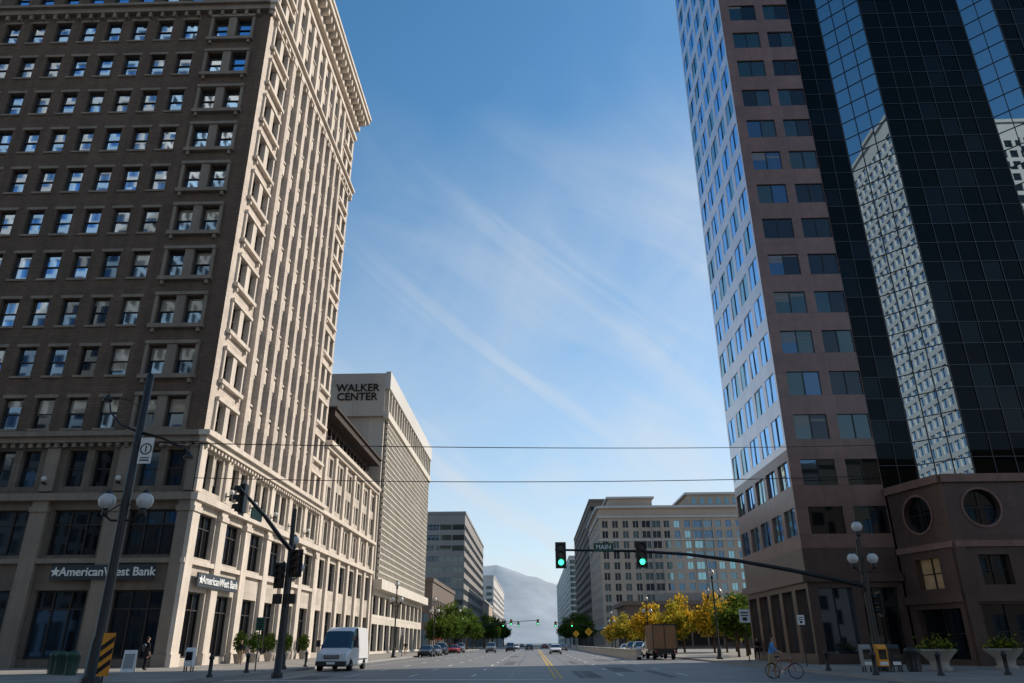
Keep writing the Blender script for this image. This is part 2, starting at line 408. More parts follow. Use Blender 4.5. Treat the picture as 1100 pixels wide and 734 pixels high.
def annex():
    root=empty('stone_commercial_building')
    S=Fr((XL,90.05),(0,1),(1,0)); W=32; wall=MB(); trim=MB(); nb=6; bay=W/nb
    b1=[(i*bay+.9,(i+1)*bay-.9) for i in range(nb)]
    b3=[]
    for i in range(nb):
        for q in (.32,.68): b3.append((i*bay+bay*q-.7,i*bay+bay*q+.7))
    facade(wall,S,W,0,12.4,[(.7,5.4,b1),(7.9,11.3,b1)],'stone',.5,store('frame',2,.7,('gA','gD')))
    facade(wall,S,W,12.4,25.7,[(13.1,16.0,b3),(17.9,20.4,b3),(21.6,24.0,b3)],'stone',.5,sash('frame',blind=.2,ks=('gD','gA')))
    for i in range(nb+1):
        u=min(max(i*bay,.55),W-.55); trim.fbox(S,u-.5,u+.5,.003,.32,.003,24.6,'stonep')
    for z,d,h in ((11.95,.55,.5),(16.5,.6,.45),(24.7,.5,.5),(25.2,.9,.5)): trim.fbox(S,0.01,W,.004,d,z,z+h,'stonep')
    wall.face([S(W,0,0),S(W,-30,0),S(W,-30,25.7),S(W,0,25.7)],'stone'); wall.face([S(0,0,25.7),S(W,0,25.7),S(W,-30,25.7),S(0,-30,25.7)],'roof')
    T=Fr((XL-1.2,92),(0,1),(1,0))
    facade(wall,T,29,25.7,29.4,[(26.6,28.8,[(i*2.2+.6,i*2.2+2.2) for i in range(12)])],'roof',.3,sash('frame',blind=0))
    wall.fbox(T,-.5,29.5,-20,1.7,29.4,30.3,'roof'); wall.fbox(T,-.7,29.7,-20,2.0,30.3,30.6,'roof')
    wall.obj('walls_and_windows',root); trim.obj('pilasters_and_cornice',root)
annex()

def walker():
    root=empty('concrete_office_building')
    x0=-25.8; y0=123; H=46.5; W=55; D=40
    w=MB()
    F=Fr((x0,y0),(-1,0),(0,-1)); S=Fr((x0,y0),(0,1),(1,0))
    facade(w,F,D,0,H,[],'walker',.3,None)
    w.fbox(F,-.0,D,.003,.7,38.6,H+.01,'walker')
    facade(w,S,W,0,H,[(.5,4.6,[(i*5.5+.5,i*5.5+5.0) for i in range(10)]),(6,9,[(i*5.5+.5,i*5.5+5.0) for i in range(10)]),(40.0,42.8,[(i*2.75+.45,i*2.75+2.3) for i in range(20)])],'walker',.7,store('frame',1,.6,('gD','gA')))
    w.fbox(S,-.7,W+.5,.003,.9,43.6,H+.3,'whitec'); w.fbox(S,-.7,W+.5,.003,.9,38.2,39.4,'walkers')
    for i in range(21): w.fbox(S,i*2.75-.2,i*2.75+.2,.004,.7,39.4,43.6,'walkers')
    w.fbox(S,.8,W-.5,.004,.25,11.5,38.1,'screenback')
    n=44
    for i in range(n+1):
        u=.9+i*(W-1.6)/n; w.fbox(S,u-.1,u+.1,.25,.6,11.6,38.0,'walkers')
    for j in range(27):
        z=11.6+j*1.0; w.fbox(S,.8,W-.6,.25,.54,z-.12,z+.12,'walkers')
    w.fbox(S,-.2,W,.003,1.4,9.8,11.3,'walkers')
    w.face([(x0,y0+W,0),(x0-D,y0+W,0),(x0-D,y0+W,H),(x0,y0+W,H)],'walker'); w.face([(x0,y0,H),(x0,y0+W,H),(x0-D,y0+W,H),(x0-D,y0,H)],'roof')
    w.obj('walls_and_screen',root)
    text('WALKER\nCENTER','roof_sign_text',F,4.9,.78,42.9,1.95,'black',root,(1,0),(0,-1),.08)
    a=MB()
    for i in range(3):
        y=186+i*6; 
        a.face([(XL+.1,y,4.2),(XL+.1,y+4.5,4.2),(XL+2.4,y+4.5,2.9),(XL+2.4,y,2.9)],'redc'); a.face([(XL+2.4,y,2.9),(XL+2.4,y+4.5,2.9),(XL+2.4,y+4.5,2.4),(XL+2.4,y,2.4)],'redc')
    return a
aw=walker()

# ------------------------------------------------------------ generic block
def block(name,x0,x1,y0,y1,h,wall,g,fh=3.8,bay=3.2,ww=2.2,wh=2.0,z0=5,cap=None,capk='whitec',depth=.3,fs='FLR',pil=None):
    root=empty(name); mb=MB()
    nf=int((h-z0-1)/fh)
    def wf(mb,F,a,b,za,zb,dep):
        k=g if isinstance(g,str) else R.choice(g)
        pane(mb,F,a+.004,b-.004,za+.004,zb-.004,-dep+.01,k,.004)
        if b-a<8: mb.fbox(F,(a+b)/2-.05,(a+b)/2+.05,-dep+.03,-dep+.1,za+.004,zb-.004,'mull')
    for f,F,W in (('F',Fr((x0,y0),(1,0),(0,-1)),x1-x0),('R',Fr((x1,y0),(0,1),(1,0)),y1-y0),('L',Fr((x0,y0),(0,1),(-1,0)),y1-y0),('B',Fr((x0,y1),(1,0),(0,1)),x1-x0)):
        rows=[]
        if f in fs:
            n=max(1,int(W/bay)); b=W/n
            ops=[(i*b+(b-ww*b/bay)/2,i*b+(b+ww*b/bay)/2) for i in range(n)]
            rows=[(.6,z0-1,ops)]+[(z0+j*fh+(fh-wh)/2,z0+j*fh+(fh+wh)/2,ops) for j in range(nf)]
            if pil:
                for i in range(0,n+1): mb.fbox(F,max(0,i*b-.15),min(W,i*b+.15),.004,.25,z0,h-1,pil)
        facade(mb,F,W,0,h,rows,wall,depth,wf)
    mb.face([(x0,y0,h),(x1,y0,h),(x1,y1,h),(x0,y1,h)],'roof')
    if cap: mb.box(x0-cap,x1+cap,y0-cap,y1+cap,h+.01,h+1.0,capk)
    cx,cy=(x0+x1)/2,(y0+y1)/2
    mb.box(cx-(x1-x0)*.2,cx+(x1-x0)*.2,cy-(y1-y0)*.2,cy+(y1-y0)*.2,h+.02,h+3.4,'greyc')
    mb.obj('walls_and_windows',root); return root
block('ribbon_window_office',-70,-26,286,395,48,'greyc',('gFar','gA'),3.9,4.5,4.2,2.0,6,.3,'greyc')
block('distant_office_building',-60,-26,500,680,42,'whitec',('gFar',),3.9,5,3.4,2.0,6,.3)
block('distant_brick_building',-62,-27,205,262,17,'brownc',('gFar','gA'),3.9,4,2.4,2.0,6,.3,'brownc')
block('distant_low_building',-58,-26,405,490,22,'beige',('gFar',),3.9,5,3.4,2.0,6,.3)
block('striped_office_tower',26.5,36,340,480,62,'brownc',('gFar','gA'),3.9,3.2,2.9,1.9,6,.3,'brownc')
block('glass_office_building',24,60,500,790,54,'whitec',('gFarB',),3.6,4.5,4.2,2.5,6,.3,'whitec')
block('low_plaza_building',24,60,200,224,10.5,'brownc',('gD','gA'),4.2,4,3.6,3.0,5.5,1.2,'brownc')

def hotel():
    root=empty('hotel_building'); mb=MB()
    x0,x1,y0,y1,h=24.2,80,270,322,47.5
    def wf(mb,F,a,b,za,zb,dep):
        pane(mb,F,a+.004,b-.004,za+.004,zb-.004,-dep+.01,R.choice(('gFar','gFarB','gFarB','gA')),.004)
        mb.fbox(F,(a+b)/2-.06,(a+b)/2+.06,-dep+.03,-dep+.1,za+.004,zb-.004,'whitec')
    F=Fr((x0,y0),(1,0),(0,-1)); L=Fr((x0,y0),(0,1),(-1,0)); W=x1-x0
    cols=[2.0+3.7*i for i in range(15)]
    glassb=(4,5,9,10)
    opsn=[(c-1.0 if i not in glassb else c-1.5,c+1.0 if i not in glassb else c+1.5) for i,c in enumerate(cols)]
    rows=[(1,4.5,opsn)]+[(7+3.6*j+.6,7+3.6*j+3.0,opsn) for j in range(10)]
    facade(mb,F,W,0,h,rows,'beige',.35,wf)
    cl=[(3+4*i-.9,3+4*i+.9) for i in range(12)]
    facade(mb,L,y1-y0,0,h,[(1,4.5,cl)]+[(7+3.6*j+.7,7+3.6*j+2.9,cl) for j in range(10)],'beige',.35,wf)
    for i in glassb: mb.fbox(F,cols[i]-1.65,cols[i]-1.52,.003,.5,7,43,'whitec'); mb.fbox(F,cols[i]+1.52,cols[i]+1.65,.003,.5,7,43,'whitec')
    for z,d,hh in ((6,.5,.7),(35.4,.4,.5),(43.5,.6,.6),(46.9,1.2,.8)):
        mb.fbox(F,-.5,W+.5,.004,d,z,z+hh,'whitec'); mb.fbox(L,.01,y1-y0,.004,d,z,z+hh,'whitec')
    mb.face([(x0,y0,h),(x1,y0,h),(x1,y1,h),(x0,y1,h)],'roof')
    mb.box(x0+4,x0+20,y0+3,y1-6,h+.01,h+3.4,'beige'); mb.box(x0+3.2,x0+20.8,y0+2.2,y1-5,h+3.4,h+4.1,'whitec')
    mb.box(x0+33,x0+52,y0+2,y1-8,h+.02,h+4.4,'beige'); mb.box(x0+32,x0+53,y0+1,y1-7,h+4.4,h+5.2,'whitec')
    for q in range(6): mb.box(x0+34.5+q*3,x0+36+q*3,y0+1.9,y0+1.99,h+1,h+3.4,'gFar')
    mb.obj('walls_and_windows',root)
hotel()

# ------------------------------------------------------------ right tower
XR=19.8
def glass_tower():
    root=empty('granite_and_glass_tower'); H=125
    st=MB(); gl=MB()
    L=Fr((XR,56),(0,1),(-1,0)); F=Fr((XR,56),(1,0),(0,-1))
    zs=[10+3.6*i for i in range(31)]
    def wfac(ks,nm=1,tilt=.01):
        def wf(mb,F,a,b,za,zb,dep):
            n=nm+1; w=(b-a)/n
            for i in range(n): pane(mb,F,a+.004+i*w,a+(i+1)*w-.004,za+.004,zb-.004,-dep+.01,R.choice(ks),tilt)
            for i in range(1,n): mb.fbox(F,a+i*w-.04,a+i*w+.04,-dep+.03,-dep+.07,za+.004,zb-.004,'mull')
        return wf
    bL=3.2; oL=[(i*bL+.4,i*bL+bL-.4) for i in range(5)]
    lowL=[(.8,5.2,[(i*bL+.4,i*bL+bL-.4) for i in range(5)])]
    facade(st,L,16,0,8.0,lowL,'brownst',.5,wfac(('gD','gA')))
    facade(st,L,16,8.0,15.4,[(z-1,z+1,oL) for z in zs if z<15],'pink',.18,wfac(('gTeal','gA')))
    facade(st,L,16,15.4,H,[(z-1.2,z+1.1,oL) for z in zs if z>15],'pink_lit',.06,wfac(('gBlue','gBlue','gBlue','gTeal')))
    w1=wfac(('gTeal','gTeal','gA','gD'),1,.004); w2=wfac(('gD','gD','gTeal'),1,.004)
    def wsel(mb,F,a,b,za,zb,dep): (w1 if a<3 else w2)(mb,F,a,b,za,zb,dep)
    facade(st,F,6.8,0,8.0,[(.8,5.2,[(.7,3.2),(3.8,6.4)])],'brownst',.5,wfac(('gD','gA')))
    facade(st,F,6.8,8.0,H,[(z-1,z+1,[(.9,3.5),(4.3,6.78)]) for z in zs],'pink',.15,wsel)
    for z in zs:
        if z>15 and R.random()<.45:
            h=R.uniform(.3,1.2); 
            for q in range(int(h/.12)): st.fbox(F,.95,2.15 if R.random()<.7 else 3.4,-.135,-.13,z+.9-q*.12-.07,z+.9-q*.12,'greyc')
    st.fbox(L,-.3,16.3,.003,.35,5.6,6.2,'brownst'); st.fbox(F,.004,6.8,.003,.35,5.6,6.2,'brownst')
    pts=[(26.6,56.35),(29.6,56.35),(32.28,53.62),(41.6,53.62),(43.4,51.8),(86,51.8)]
    kinds=['curt','strip','curt','strip','curt']
    for i in range(5):
        a=Vector(pts[i]);b=Vector(pts[i+1]);d=(b-a);W=d.length; n=(d.y/W,-d.x/W)
        G=Fr(pts[i],(d.x,d.y),n); nn=max(2,round(W/1.45)); w=W/nn
        z=10.5
        while z<H:
            for j in range(nn):
                k=kinds[i]
                if k=='curt' and R.random()<.2: k='curt2'
                pane(gl,G,j*w,(j+1)*w,z,z+1.8,0,k,.0012)
            gl.fbox(G,0,W,.02,.05,z-.03,z+.03,'mulls' if kinds[i]=='curt' else 'mull')
            z+=1.8
        for j in range(nn+1): gl.fbox(G,j*w-.03,j*w+.03,.02,.075,10.5,H,'mulls' if kinds[i]=='curt' else 'mull')
    st.face([(XR,72,0),(86,72,0),(86,72,H),(XR,72,H)],'brownst'); st.face([(86,51.8,0),(86,72,0),(86,72,H),(86,51.8,H)],'brownst')
    st.face([(26.6,56,0),(26.6,56.35,0),(26.6,56.35,H),(26.6,56,H)],'pink')
    st.face([(XR,56,H),(26.6,56,H),(29.6,56.35,H),(32.28,53.62,H),(43.4,51.8,H),(86,51.8,H),(86,72,H),(XR,72,H)],'roof')
    st.obj('granite_walls_and_windows',root); gl.obj('curtain_wall',root)
    po=MB(); PH=12.2
    def wallhole(F,W,uc,zc,r,z0,z1,k):
        po.face([F(0,0,z0),F(uc-r-.4,0,z0),F(uc-r-.4,0,z1),F(0,0,z1)],k)
        po.face([F(uc+r+.4,0,z0),F(W,0,z0),F(W,0,z1),F(uc+r+.4,0,z1)],k)
        s=r+.4
        po.face([F(uc-s,0,z0),F(uc+s,0,z0),F(uc+s,0,zc-s),F(uc-s,0,zc-s)],k); po.face([F(uc-s,0,zc+s),F(uc+s,0,zc+s),F(uc+s,0,z1),F(uc-s,0,z1)],k)
        n=32; C=[];Q=[]
        for i in range(n):
            a=2*math.pi*i/n; c,sn=math.cos(a),math.sin(a); m=max(abs(c),abs(sn))
            C.append((uc+r*c,zc+r*sn)); Q.append((uc+s*c/m,zc+s*sn/m))
        for i in range(n):
            j=(i+1)%n
            po.face([F(C[i][0],0,C[i][1]),F(Q[i][0],0,Q[i][1]),F(Q[j][0],0,Q[j][1]),F(C[j][0],0,C[j][1])],k)
            po.face([F(C[i][0],0,C[i][1]),F(C[j][0],0,C[j][1]),F(C[j][0],-.4,C[j][1]),F(C[i][0],-.4,C[i][1])],'brownst')
            g=1.12
            A=[(uc+(x-uc)*g,zc+(z-zc)*g) for x,z in (C[i],C[j])]
            po.face([F(C[i][0],.06,C[i][1]),F(A[0][0],.06,A[0][1]),F(A[1][0],.06,A[1][1]),F(C[j][0],.06,C[j][1])],'pink')
            po.face([F(A[0][0],.06,A[0][1]),F(A[0][0],0,A[0][1]),F(A[1][0],0,A[1][1]),F(A[1][0],.06,A[1][1])],'pink')
        po.face([F(x,-.38,z) for x,z in C],'gD')
        po.fbox(F,uc-.03,uc+.03,-.36,-.3,zc-r+.02,zc+r-.02,'mull'); po.fbox(F,uc-r+.02,uc+r-.02,-.36,-.305,zc-.03,zc+.03,'mull')
    a=Vector((26.7,55.9)); b=Vector((28.1,50.9)); d=b-a; W1=d.length
    A=Fr(a,(d.x,d.y),(d.y/W1,-d.x/W1)); B=Fr(b,(1,0),(0,-1))
    wallhole(A,W1,W1/2,9.9,1.25,8,PH,'brownst')
    wallhole(B,5.0,2.4,10.0,1.22,8,PH,'brownst')
    def lit(mb,F,a,b,za,zb,dep):
        on=F is A and za>4
        pane(mb,F,a+.004,b-.004,za+.004,zb-.004,-dep+.01,'lit' if on else 'gD',.002)
        mb.fbox(F,(a+b)/2-.05,(a+b)/2+.05,-dep+.03,-dep+.1,za+.004,zb-.004,'mull')
        mb.fbox(F,a+.004,b-.004,-dep+.03,-dep+.095,(za+zb)/2-.03,(za+zb)/2+.03,'mull')
    facade(po,A,W1,0,8,[(.5,3.6,[(.7,W1-.7)]),(4.9,6.9,[(1.4,W1-1.6)])],'brownst',.5,lit)
    facade(po,B,57.9,0,8,[(.5,3.8,[(i*5+.8,i*5+4.3) for i in range(11)]),(5.0,6.9,[(i*5+1.4,i*5+3.4) for i in range(11)])],'brownst',.5,lit)
    C=Fr((33.1,50.9),(1,0),(0,-1)); facade(po,C,52.9,8,PH,[],'brownst',.3,None)
    for FF,W in ((A,W1),(B,57.9)):
        po.fbox(FF,-.0,W,.004,.25,PH-.5,PH+.05,'pink'); po.fbox(FF,0,W,.004,.18,7.4,7.8,'pink'); po.fbox(FF,0,W,.004,.3,3.95,4.5,'brownst')
    po.face([(26.7,55.9,PH),(28.1,50.9,PH),(86,50.9,PH),(86,56.4,PH),(26.7,56.4,PH)],'roof')
    for i in range(12): po.fbox(B,i*5-.35+.1,i*5+.35+.1,.004,.35,.003,7.39,'brownst')
    po.obj('podium',root)
glass_tower()

# unseen buildings added behind the viewpoint for the glass to reflect
block('office_building_behind',-75,-30,-52,-16,44,'beige',('gFar','gA'),4.0,3.4,1.9,2.2,6,.5,'whitec',fs='BFR')
block('banded_office_building_behind',-30,-17,-95,-55,62,'whitec',('gD',),3.4,13,12,1.5,6,.5,'whitec',fs='BFR')
block('brick_building_behind',22,90,-60,-14,30,'brownc',('gFar','gA'),4.0,3.4,1.9,2.2,6,.5,'brownc',fs='BFL')
block('added_reflection_tower',-135,-76,-60,-12,136,'whitec',('gD',),3.6,3.0,2.2,2.35,6,.5,'whitec',fs='BFR')  # invented tower, placed and sized to appear in the mirror strips

# ------------------------------------------------------------ ground
g=MB()
g.face([(-12000,-3000,-.01),(12000,-3000,-.01),(12000,16000,-.01),(-12000,16000,-.01)],'ground'); g.obj('ground')
g=MB(); g.face([(-15.5,-200,0),(15.5,-200,0),(15.5,2500,0),(-15.5,2500,0)],'asphalt')
g.face([(-400,-8,-.004),(400,-8,-.004),(400,28,-.004),(-400,28,-.004)],'asphalt'); g.face([(-400,228,-.004),(400,228,-.004),(400,262,-.004),(-400,262,-.004)],'asphalt')
rr=random.Random(3)
for _ in range(26):
    x=rr.uniform(-14,14); y=rr.uniform(36,220); w=rr.uniform(.5,1.6); l=rr.uniform(1.5,14)
    g.face([(x,y,.002+_*.00005),(x+w,y+rr.uniform(-.2,.2),.002+_*.00005),(x+w,y+l,.002+_*.00005),(x,y+l,.002+_*.00005)],'patch')
for x,y in ((-4.6,47),(3.1,52),(-9,60),(6.5,66),(-1.5,74),(9,46)):
    g.lathe((x,y,0),[(.42,.0045),(.0,.0046)],'dark',20)
g.obj('road')
def slab(mb,x0,x1,y0,y1,rc,cx,cy):
    poly=[]
    for (x,y) in ((x0,y0),(x1,y0),(x1,y1),(x0,y1)):
        if (x,y) in cx:
            sx=1 if x==x0 else -1; sy=1 if y==y0 else -1
            c=(x+sx*rc,y+sy*rc); arc=[]
            for i in range(9):
                a=math.pi/2*i/8; arc.append((c[0]-sx*rc*math.cos(a),c[1]-sy*rc*math.sin(a)))
            if (sx,sy) in ((-1,1),(1,-1)): arc=arc[::-1]
            poly+=arc
        else: poly.append((x,y))
    mb.face([(x,y,.14) for x,y in poly],'sidewalk')
    n=len(poly)
    for i in range(n):
        a,b=poly[i],poly[(i+1)%n]
        mb.face([(a[0],a[1],-.005),(b[0],b[1],-.005),(b[0],b[1],.14),(a[0],a[1],.14)],'curb')
        A=Vector(a);B=Vector(b);t=(B-A).normalized();nn=Vector((-t.y,t.x))
        A2=A+nn*.18;B2=B+nn*.18
        mb.face([(a[0],a[1],.144),(b[0],b[1],.144),(B2.x,B2.y,.144),(A2.x,A2.y,.144)],'curb')
for nm,args in (('sidewalk',(-300,-15.5,28,228,5,[(-15.5,28),(-15.5,228)],0)),('sidewalk',(15.5,300,28,228,5,[(15.5,28),(15.5,228)],0)),
    ('sidewalk',(-300,-15.5,262,1500,5,[(-15.5,262)],0)),('sidewalk',(15.5,300,262,1500,5,[(15.5,262)],0)),
    ('sidewalk',(-300,-15.5,-200,-8,5,[(-15.5,-8)],0)),('sidewalk',(15.5,300,-200,-8,5,[(15.5,-8)],0))):
    m=MB(); slab(m,*args); m.obj(nm)
mk=MB()
def line(x0,x1,y0,y1,k='white',z=.008): mk.face([(x0,y0,z),(x1,y0,z),(x1,y1,z),(x0,y1,z)],k)
line(-15,15,31.0,31.3); line(-15,15,34.4,34.7)
line(-15,.8,38,38.6); 
for x in (-10,-6.6,-3.3,4.6,8.0):
    y=42
    while y<700:
        line(x-.08,x+.08,y,y+3.2); y+=9.5
line(.95,1.07,39,225,'yellow'); line(1.27,1.39,39,225,'yellow'); line(.95,1.07,265,900,'yellow'); line(1.27,1.39,265,900,'yellow')
line(-12.95,-12.85,39,225)
for x in (-2.7,-1.25,2.6,4.05): line(x-.04,x+.04,-30,900,'dark',.0065)
mk.obj('road_markings')
b=MB()
b.box(10.3,10.7,80,222,.001,.85,'barrier'); b.box(10.15,10.85,80,222,.002,.25,'barrier'); b.box(10.22,10.78,79.9,222.1,.85,.97,'barrier')
b.obj('concrete_barrier_wall')
aw.obj('shop_awning')

# mountain
mt=MB(); NX=110;NY=26; W0=-5200;W1=6800
prof=[(-5200,300),(-3000,480),(-1600,640),(-1000,760),(-650,800),(-400,775),(-100,690),(200,570),(450,480),(800,400),(1500,420),(2600,520),(4000,420),(6800,200)]
def ph(x):
    for i in range(len(prof)-1):
        a,b2=prof[i],prof[i+1]
        if a[0]<=x<=b2[0]:
            t=(x-a[0])/(b2[0]-a[0]); t=t*t*(3-2*t)*.6+t*.4; return a[1]+(b2[1]-a[1])*t
    return 200
from mathutils import noise as mn
vs=[];fs=[]
for j in range(NY+1):
    v=j/NY
    for i in range(NX+1):
        x=W0+(W1-W0)*i/NX; y=6000+3600*v
        e=min(1,v/.6)
        rg=mn.ridged_multi_fractal(Vector((x*.0014,y*.0005,3)),1,2,5,1,2)
        h=ph(x)*(e**1.2)*.93 + (rg-.8)*90*e
        if v>.6: h*=1-(v-.6)*.8
        vs.append((x,y,h-2 if v>0 else -5))
for j in range(NY):
    for i in range(NX):
        a=j*(NX+1)+i; fs.append((a,a+1,a+NX+2,a+NX+1))
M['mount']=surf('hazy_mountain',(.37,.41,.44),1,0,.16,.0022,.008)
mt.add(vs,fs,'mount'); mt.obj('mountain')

# ------------------------------------------------------------ trees
def tree_mesh(seed,h,cr,leaves,n=3600,ls=.2,trunk=.32):
    r=random.Random(seed); mb=MB()
    th=h*trunk
    mb.tube([(0,0,-.05),(r.uniform(-.05,.05),0,th*.5),(r.uniform(-.1,.1),r.uniform(-.1,.1),th),(0,0,h*.75)],[h*.022,h*.017,h*.013,h*.004],'bark',8)
    cl=[]
    for i in range(12):
        a=i*2.4+r.uniform(-.4,.4); z0=th*(.75+.09*i*.8); ln=cr*r.uniform(.6,1.0)*(1-.03*i)
        e=Vector((math.cos(a)*ln,math.sin(a)*ln,min(z0+ln*r.uniform(.4,1.0),h*.93)))
        s=Vector((0,0,min(z0,h*.7)))
        mb.tube([s,s.lerp(e,.5)+Vector((0,0,-.1)),e],[h*.009,h*.006,h*.002],'bark',6)
        cl.append((e,r.uniform(.3,.52)*cr)); cl.append((s.lerp(e,.65)+Vector((0,0,.2)),r.uniform(.28,.42)*cr))
    cl.append((Vector((0,0,h*.9)),.4*cr)); cl.append((Vector((.1,0,h*.75)),.5*cr))
    for _ in range(n):
        c,rr=r.choice(cl)
        d=Vector((r.gauss(0,1),r.gauss(0,1),r.gauss(0,.8))).normalized()*rr*(r.random()**.4)*r.uniform(.8,1.15)
        p=c+d
        u=Vector((r.gauss(0,1),r.gauss(0,1),r.gauss(0,1))).normalized(); w=u.cross(Vector((r.gauss(0,1),r.gauss(0,1),r.gauss(0,1)))).normalized()
        s=ls*r.uniform(.6,1.3)
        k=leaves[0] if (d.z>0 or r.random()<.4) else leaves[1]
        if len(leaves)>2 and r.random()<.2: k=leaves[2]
        mb.face([p-u*s,p-w*s*.6,p+u*s,p+w*s*.6],k)
    return mb.mesh('tree_mesh')
TG=[tree_mesh(i,8,2.9,('leafg','leafd'),4000,.22) for i in range(3)]
TY=[tree_mesh(20+i,7,2.5,('leafy','leafo','leafg') if i!=1 else ('leafo','leafg','leafy'),4200,.2) for i in range(3)]
def put(me,name,x,y,s=1,z=.14):
    o=bpy.data.objects.new(name,me); COL.objects.link(o); o.location=(x,y,z); o.rotation_euler=(0,0,R.uniform(0,6)); o.scale=(s,s,s*R.uniform(.92,1.08)); return o
for x,y,s in ((-17.5,143,.95),(-17.2,156,1.05),(-17.6,170,1.15),(-17.2,186,1.15),(-17.5,204,1.2),(-17.4,222,1.2),(-17.4,275,1.4),(-17.3,300,1.4),(-17.4,330,1.5),(-17.5,370,1.6),(-16.9,430,1.7),
              (17.6,268,1.4),(17.5,288,1.5),(17.8,310,1.5),(17.4,340,1.6),(17.5,380,1.6),(17.5,440,1.7)):
    put(R.choice(TG),'street_tree',x,y,s)
for i,(x,y,s) in enumerate(((18.5,128,1.0),(21.2,119,1.1),(24,127,1.2),(26.5,117,1.15),(29.5,122,1.1),(33,130,1.2),(20,142,1.1),(19,165,1.1),(19,185,1.1),(23,150,1.2))):
    put(TY[i%3],'autumn_tree',x,y,s)
for i,(x,y) in enumerate(((24,90),(27,100),(21.5,84))): put(TG[i],'street_tree',x,y,.85)
def potted(x,y,s=1):
    mb=MB(); mb.lathe((0,0,0),[(.25,0),(.38,.5),(.42,.6),(.36,.6),(.33,.52)],'planter',14)
    r=random.Random(int(x*10+y)); mb.tube([(0,0,.4),(0,0,1.2)],.03,'bark',6)
    for _ in range(700):
        d=Vector((r.gauss(0,1),r.gauss(0,1),r.gauss(0,1))).normalized()*r.random()**.5*.5
        p=Vector((0,0,1.35))+Vector((d.x,d.y,d.z*1.4)); u=Vector((r.gauss(0,1),r.gauss(0,1),r.gauss(0,1))).normalized(); w=u.orthogonal().normalized()
        mb.face([p-u*.08,p-w*.05,p+u*.08,p+w*.05],r.choice(('leafg','leafd')))
    o=mb.obj('potted_shrub',loc=(x,y,.14)); o.scale=(s,s,s)
for y in (66.5,70,74,79,85): potted(-25.0,y,1.25)

# ------------------------------------------------------------ street furniture
def globe(mb,x,y,z,r):
    mb.lathe((x,y,z),[(.09,-.28*r/.3),(.16,-.2*r/.3),(.1,-.1),(.14,0)],'black',10)
    mb.lathe((x,y,z),[(r*.45,0),(r*.85,r*.35),(r,r*.9),(r*.85,r*1.4),(r*.5,r*1.75)],'globe',14)
    mb.lathe((x,y,z+r*1.75),[(r*.55,0),(r*.4,r*.2),(r*.1,r*.45),(0.0,r*.7)],'black',12)
def lamp(x,y,h,gr=.3,top=True,side=.55):
    mb=MB()
    mb.lathe((0,0,0),[(.32,0),(.32,.15),(.24,.25),(.2,.8),(.13,1.0),(.1,1.15),(.085,h*.5),(.07,h)],'black',12)
    if top: globe(mb,0,0,h+.25,gr)
    zz=h-1.5
    for s in (-1,1):
        mb.tube([(0,0,zz-.5),(s*side*.5,0,zz-.45),(s*side,0,zz-.2)],.04,'black',8); globe(mb,s*side,0,zz,gr)
    mb.obj('street_lamp',loc=(x,y,.14))
lamp(18.5,43,7.0); lamp(-16.0,50,7.4); lamp(-16.4,92,7.6); lamp(-16.0,125,7.6); lamp(17.4,75,7.2); lamp(17.4,120,7.2); lamp(-16.2,170,7.6); lamp(17.3,175,7.2)

def sighead(mb,x,y,z,face=(0,-1),litg=True,s=1.0,body='black'):
    fx,fy=face; F=Fr((x,y),(-fy,fx),face)
    w=.18*s
    mb.fbox(F,-w,w,-.13*s,.1*s,z-1.12*s,z,body)
    mb.fbox(F,-w-.1*s,w+.1*s,-.02*s,.0,z-1.22*s,z+.1*s,'black')
    for i in range(3):
        zc=z-(.19+.37*i)*s; n=16
        C=[F(.14*s*math.cos(2*math.pi*q/n),.11*s,zc+.14*s*math.sin(2*math.pi*q/n)) for q in range(n)]
        mb.face(C,'tgreen' if (i==2 and litg) else 'lensoff')
        for q in range(n):
            a=2*math.pi*q/n
            if math.sin(a)<-.5: continue
            b2=2*math.pi*(q+1)/n; r=.165*s
            mb.face([F(r*math.cos(a),.1*s,zc+r*math.sin(a)),F(r*math.cos(b2),.1*s,zc+r*math.sin(b2)),F(r*math.cos(b2),.34*s,zc+r*math.sin(b2)),F(r*math.cos(a),.34*s,zc+r*math.sin(a))],body)
def mast_right():
    root=empty('traffic_signal_mast'); mb=MB()
    px,py=18.9,44.2
    mb.lathe((px,py,.14),[(.3,0),(.3,.2),(.2,.3),(.17,1.5),(.13,6.6),(.11,7.0)],'black',12)
    arm=[(px,py,4.5),(px-1.5,py,4.85),(px-4,py,5.4),(px-7,py,5.95),(px-10,py,6.35),(px-13,py,6.55),(px-17.6,py,6.65)]
    mb.tube(arm,[.13,.13,.12,.105,.09,.08,.06],'black',10)
    mb.lathe((px,py,4.2),[(.18,0),(.22,.05),(.22,.55),(.18,.6)],'black',12)
    for x in (1.62,6.3): sighead(mb,x,py-.25,6.95,(0,-1),True,1.12); mb.box(x-.04,x+.04,py-.14,py,6.4,6.65,'black')
    sighead(mb,px+.5,py-.2,4.1,(-1,0),False,1)
    mb.box(px+.1,px+.5,py-.05,py+.05,3.7,3.78,'black')
    mb.obj('pole_arm_and_heads',root)
    s=MB(); s.box(3.55,4.7,py-.16,py-.12,6.52,7.0,'green'); s.obj('street_name_plate',root)
    text('MAIN','street_name_text',Fr((0,py),(1,0),(0,-1)),4.12,.17,6.76,.36,'signwhite',root,(1,0),(0,-1),.005)
mast_right()
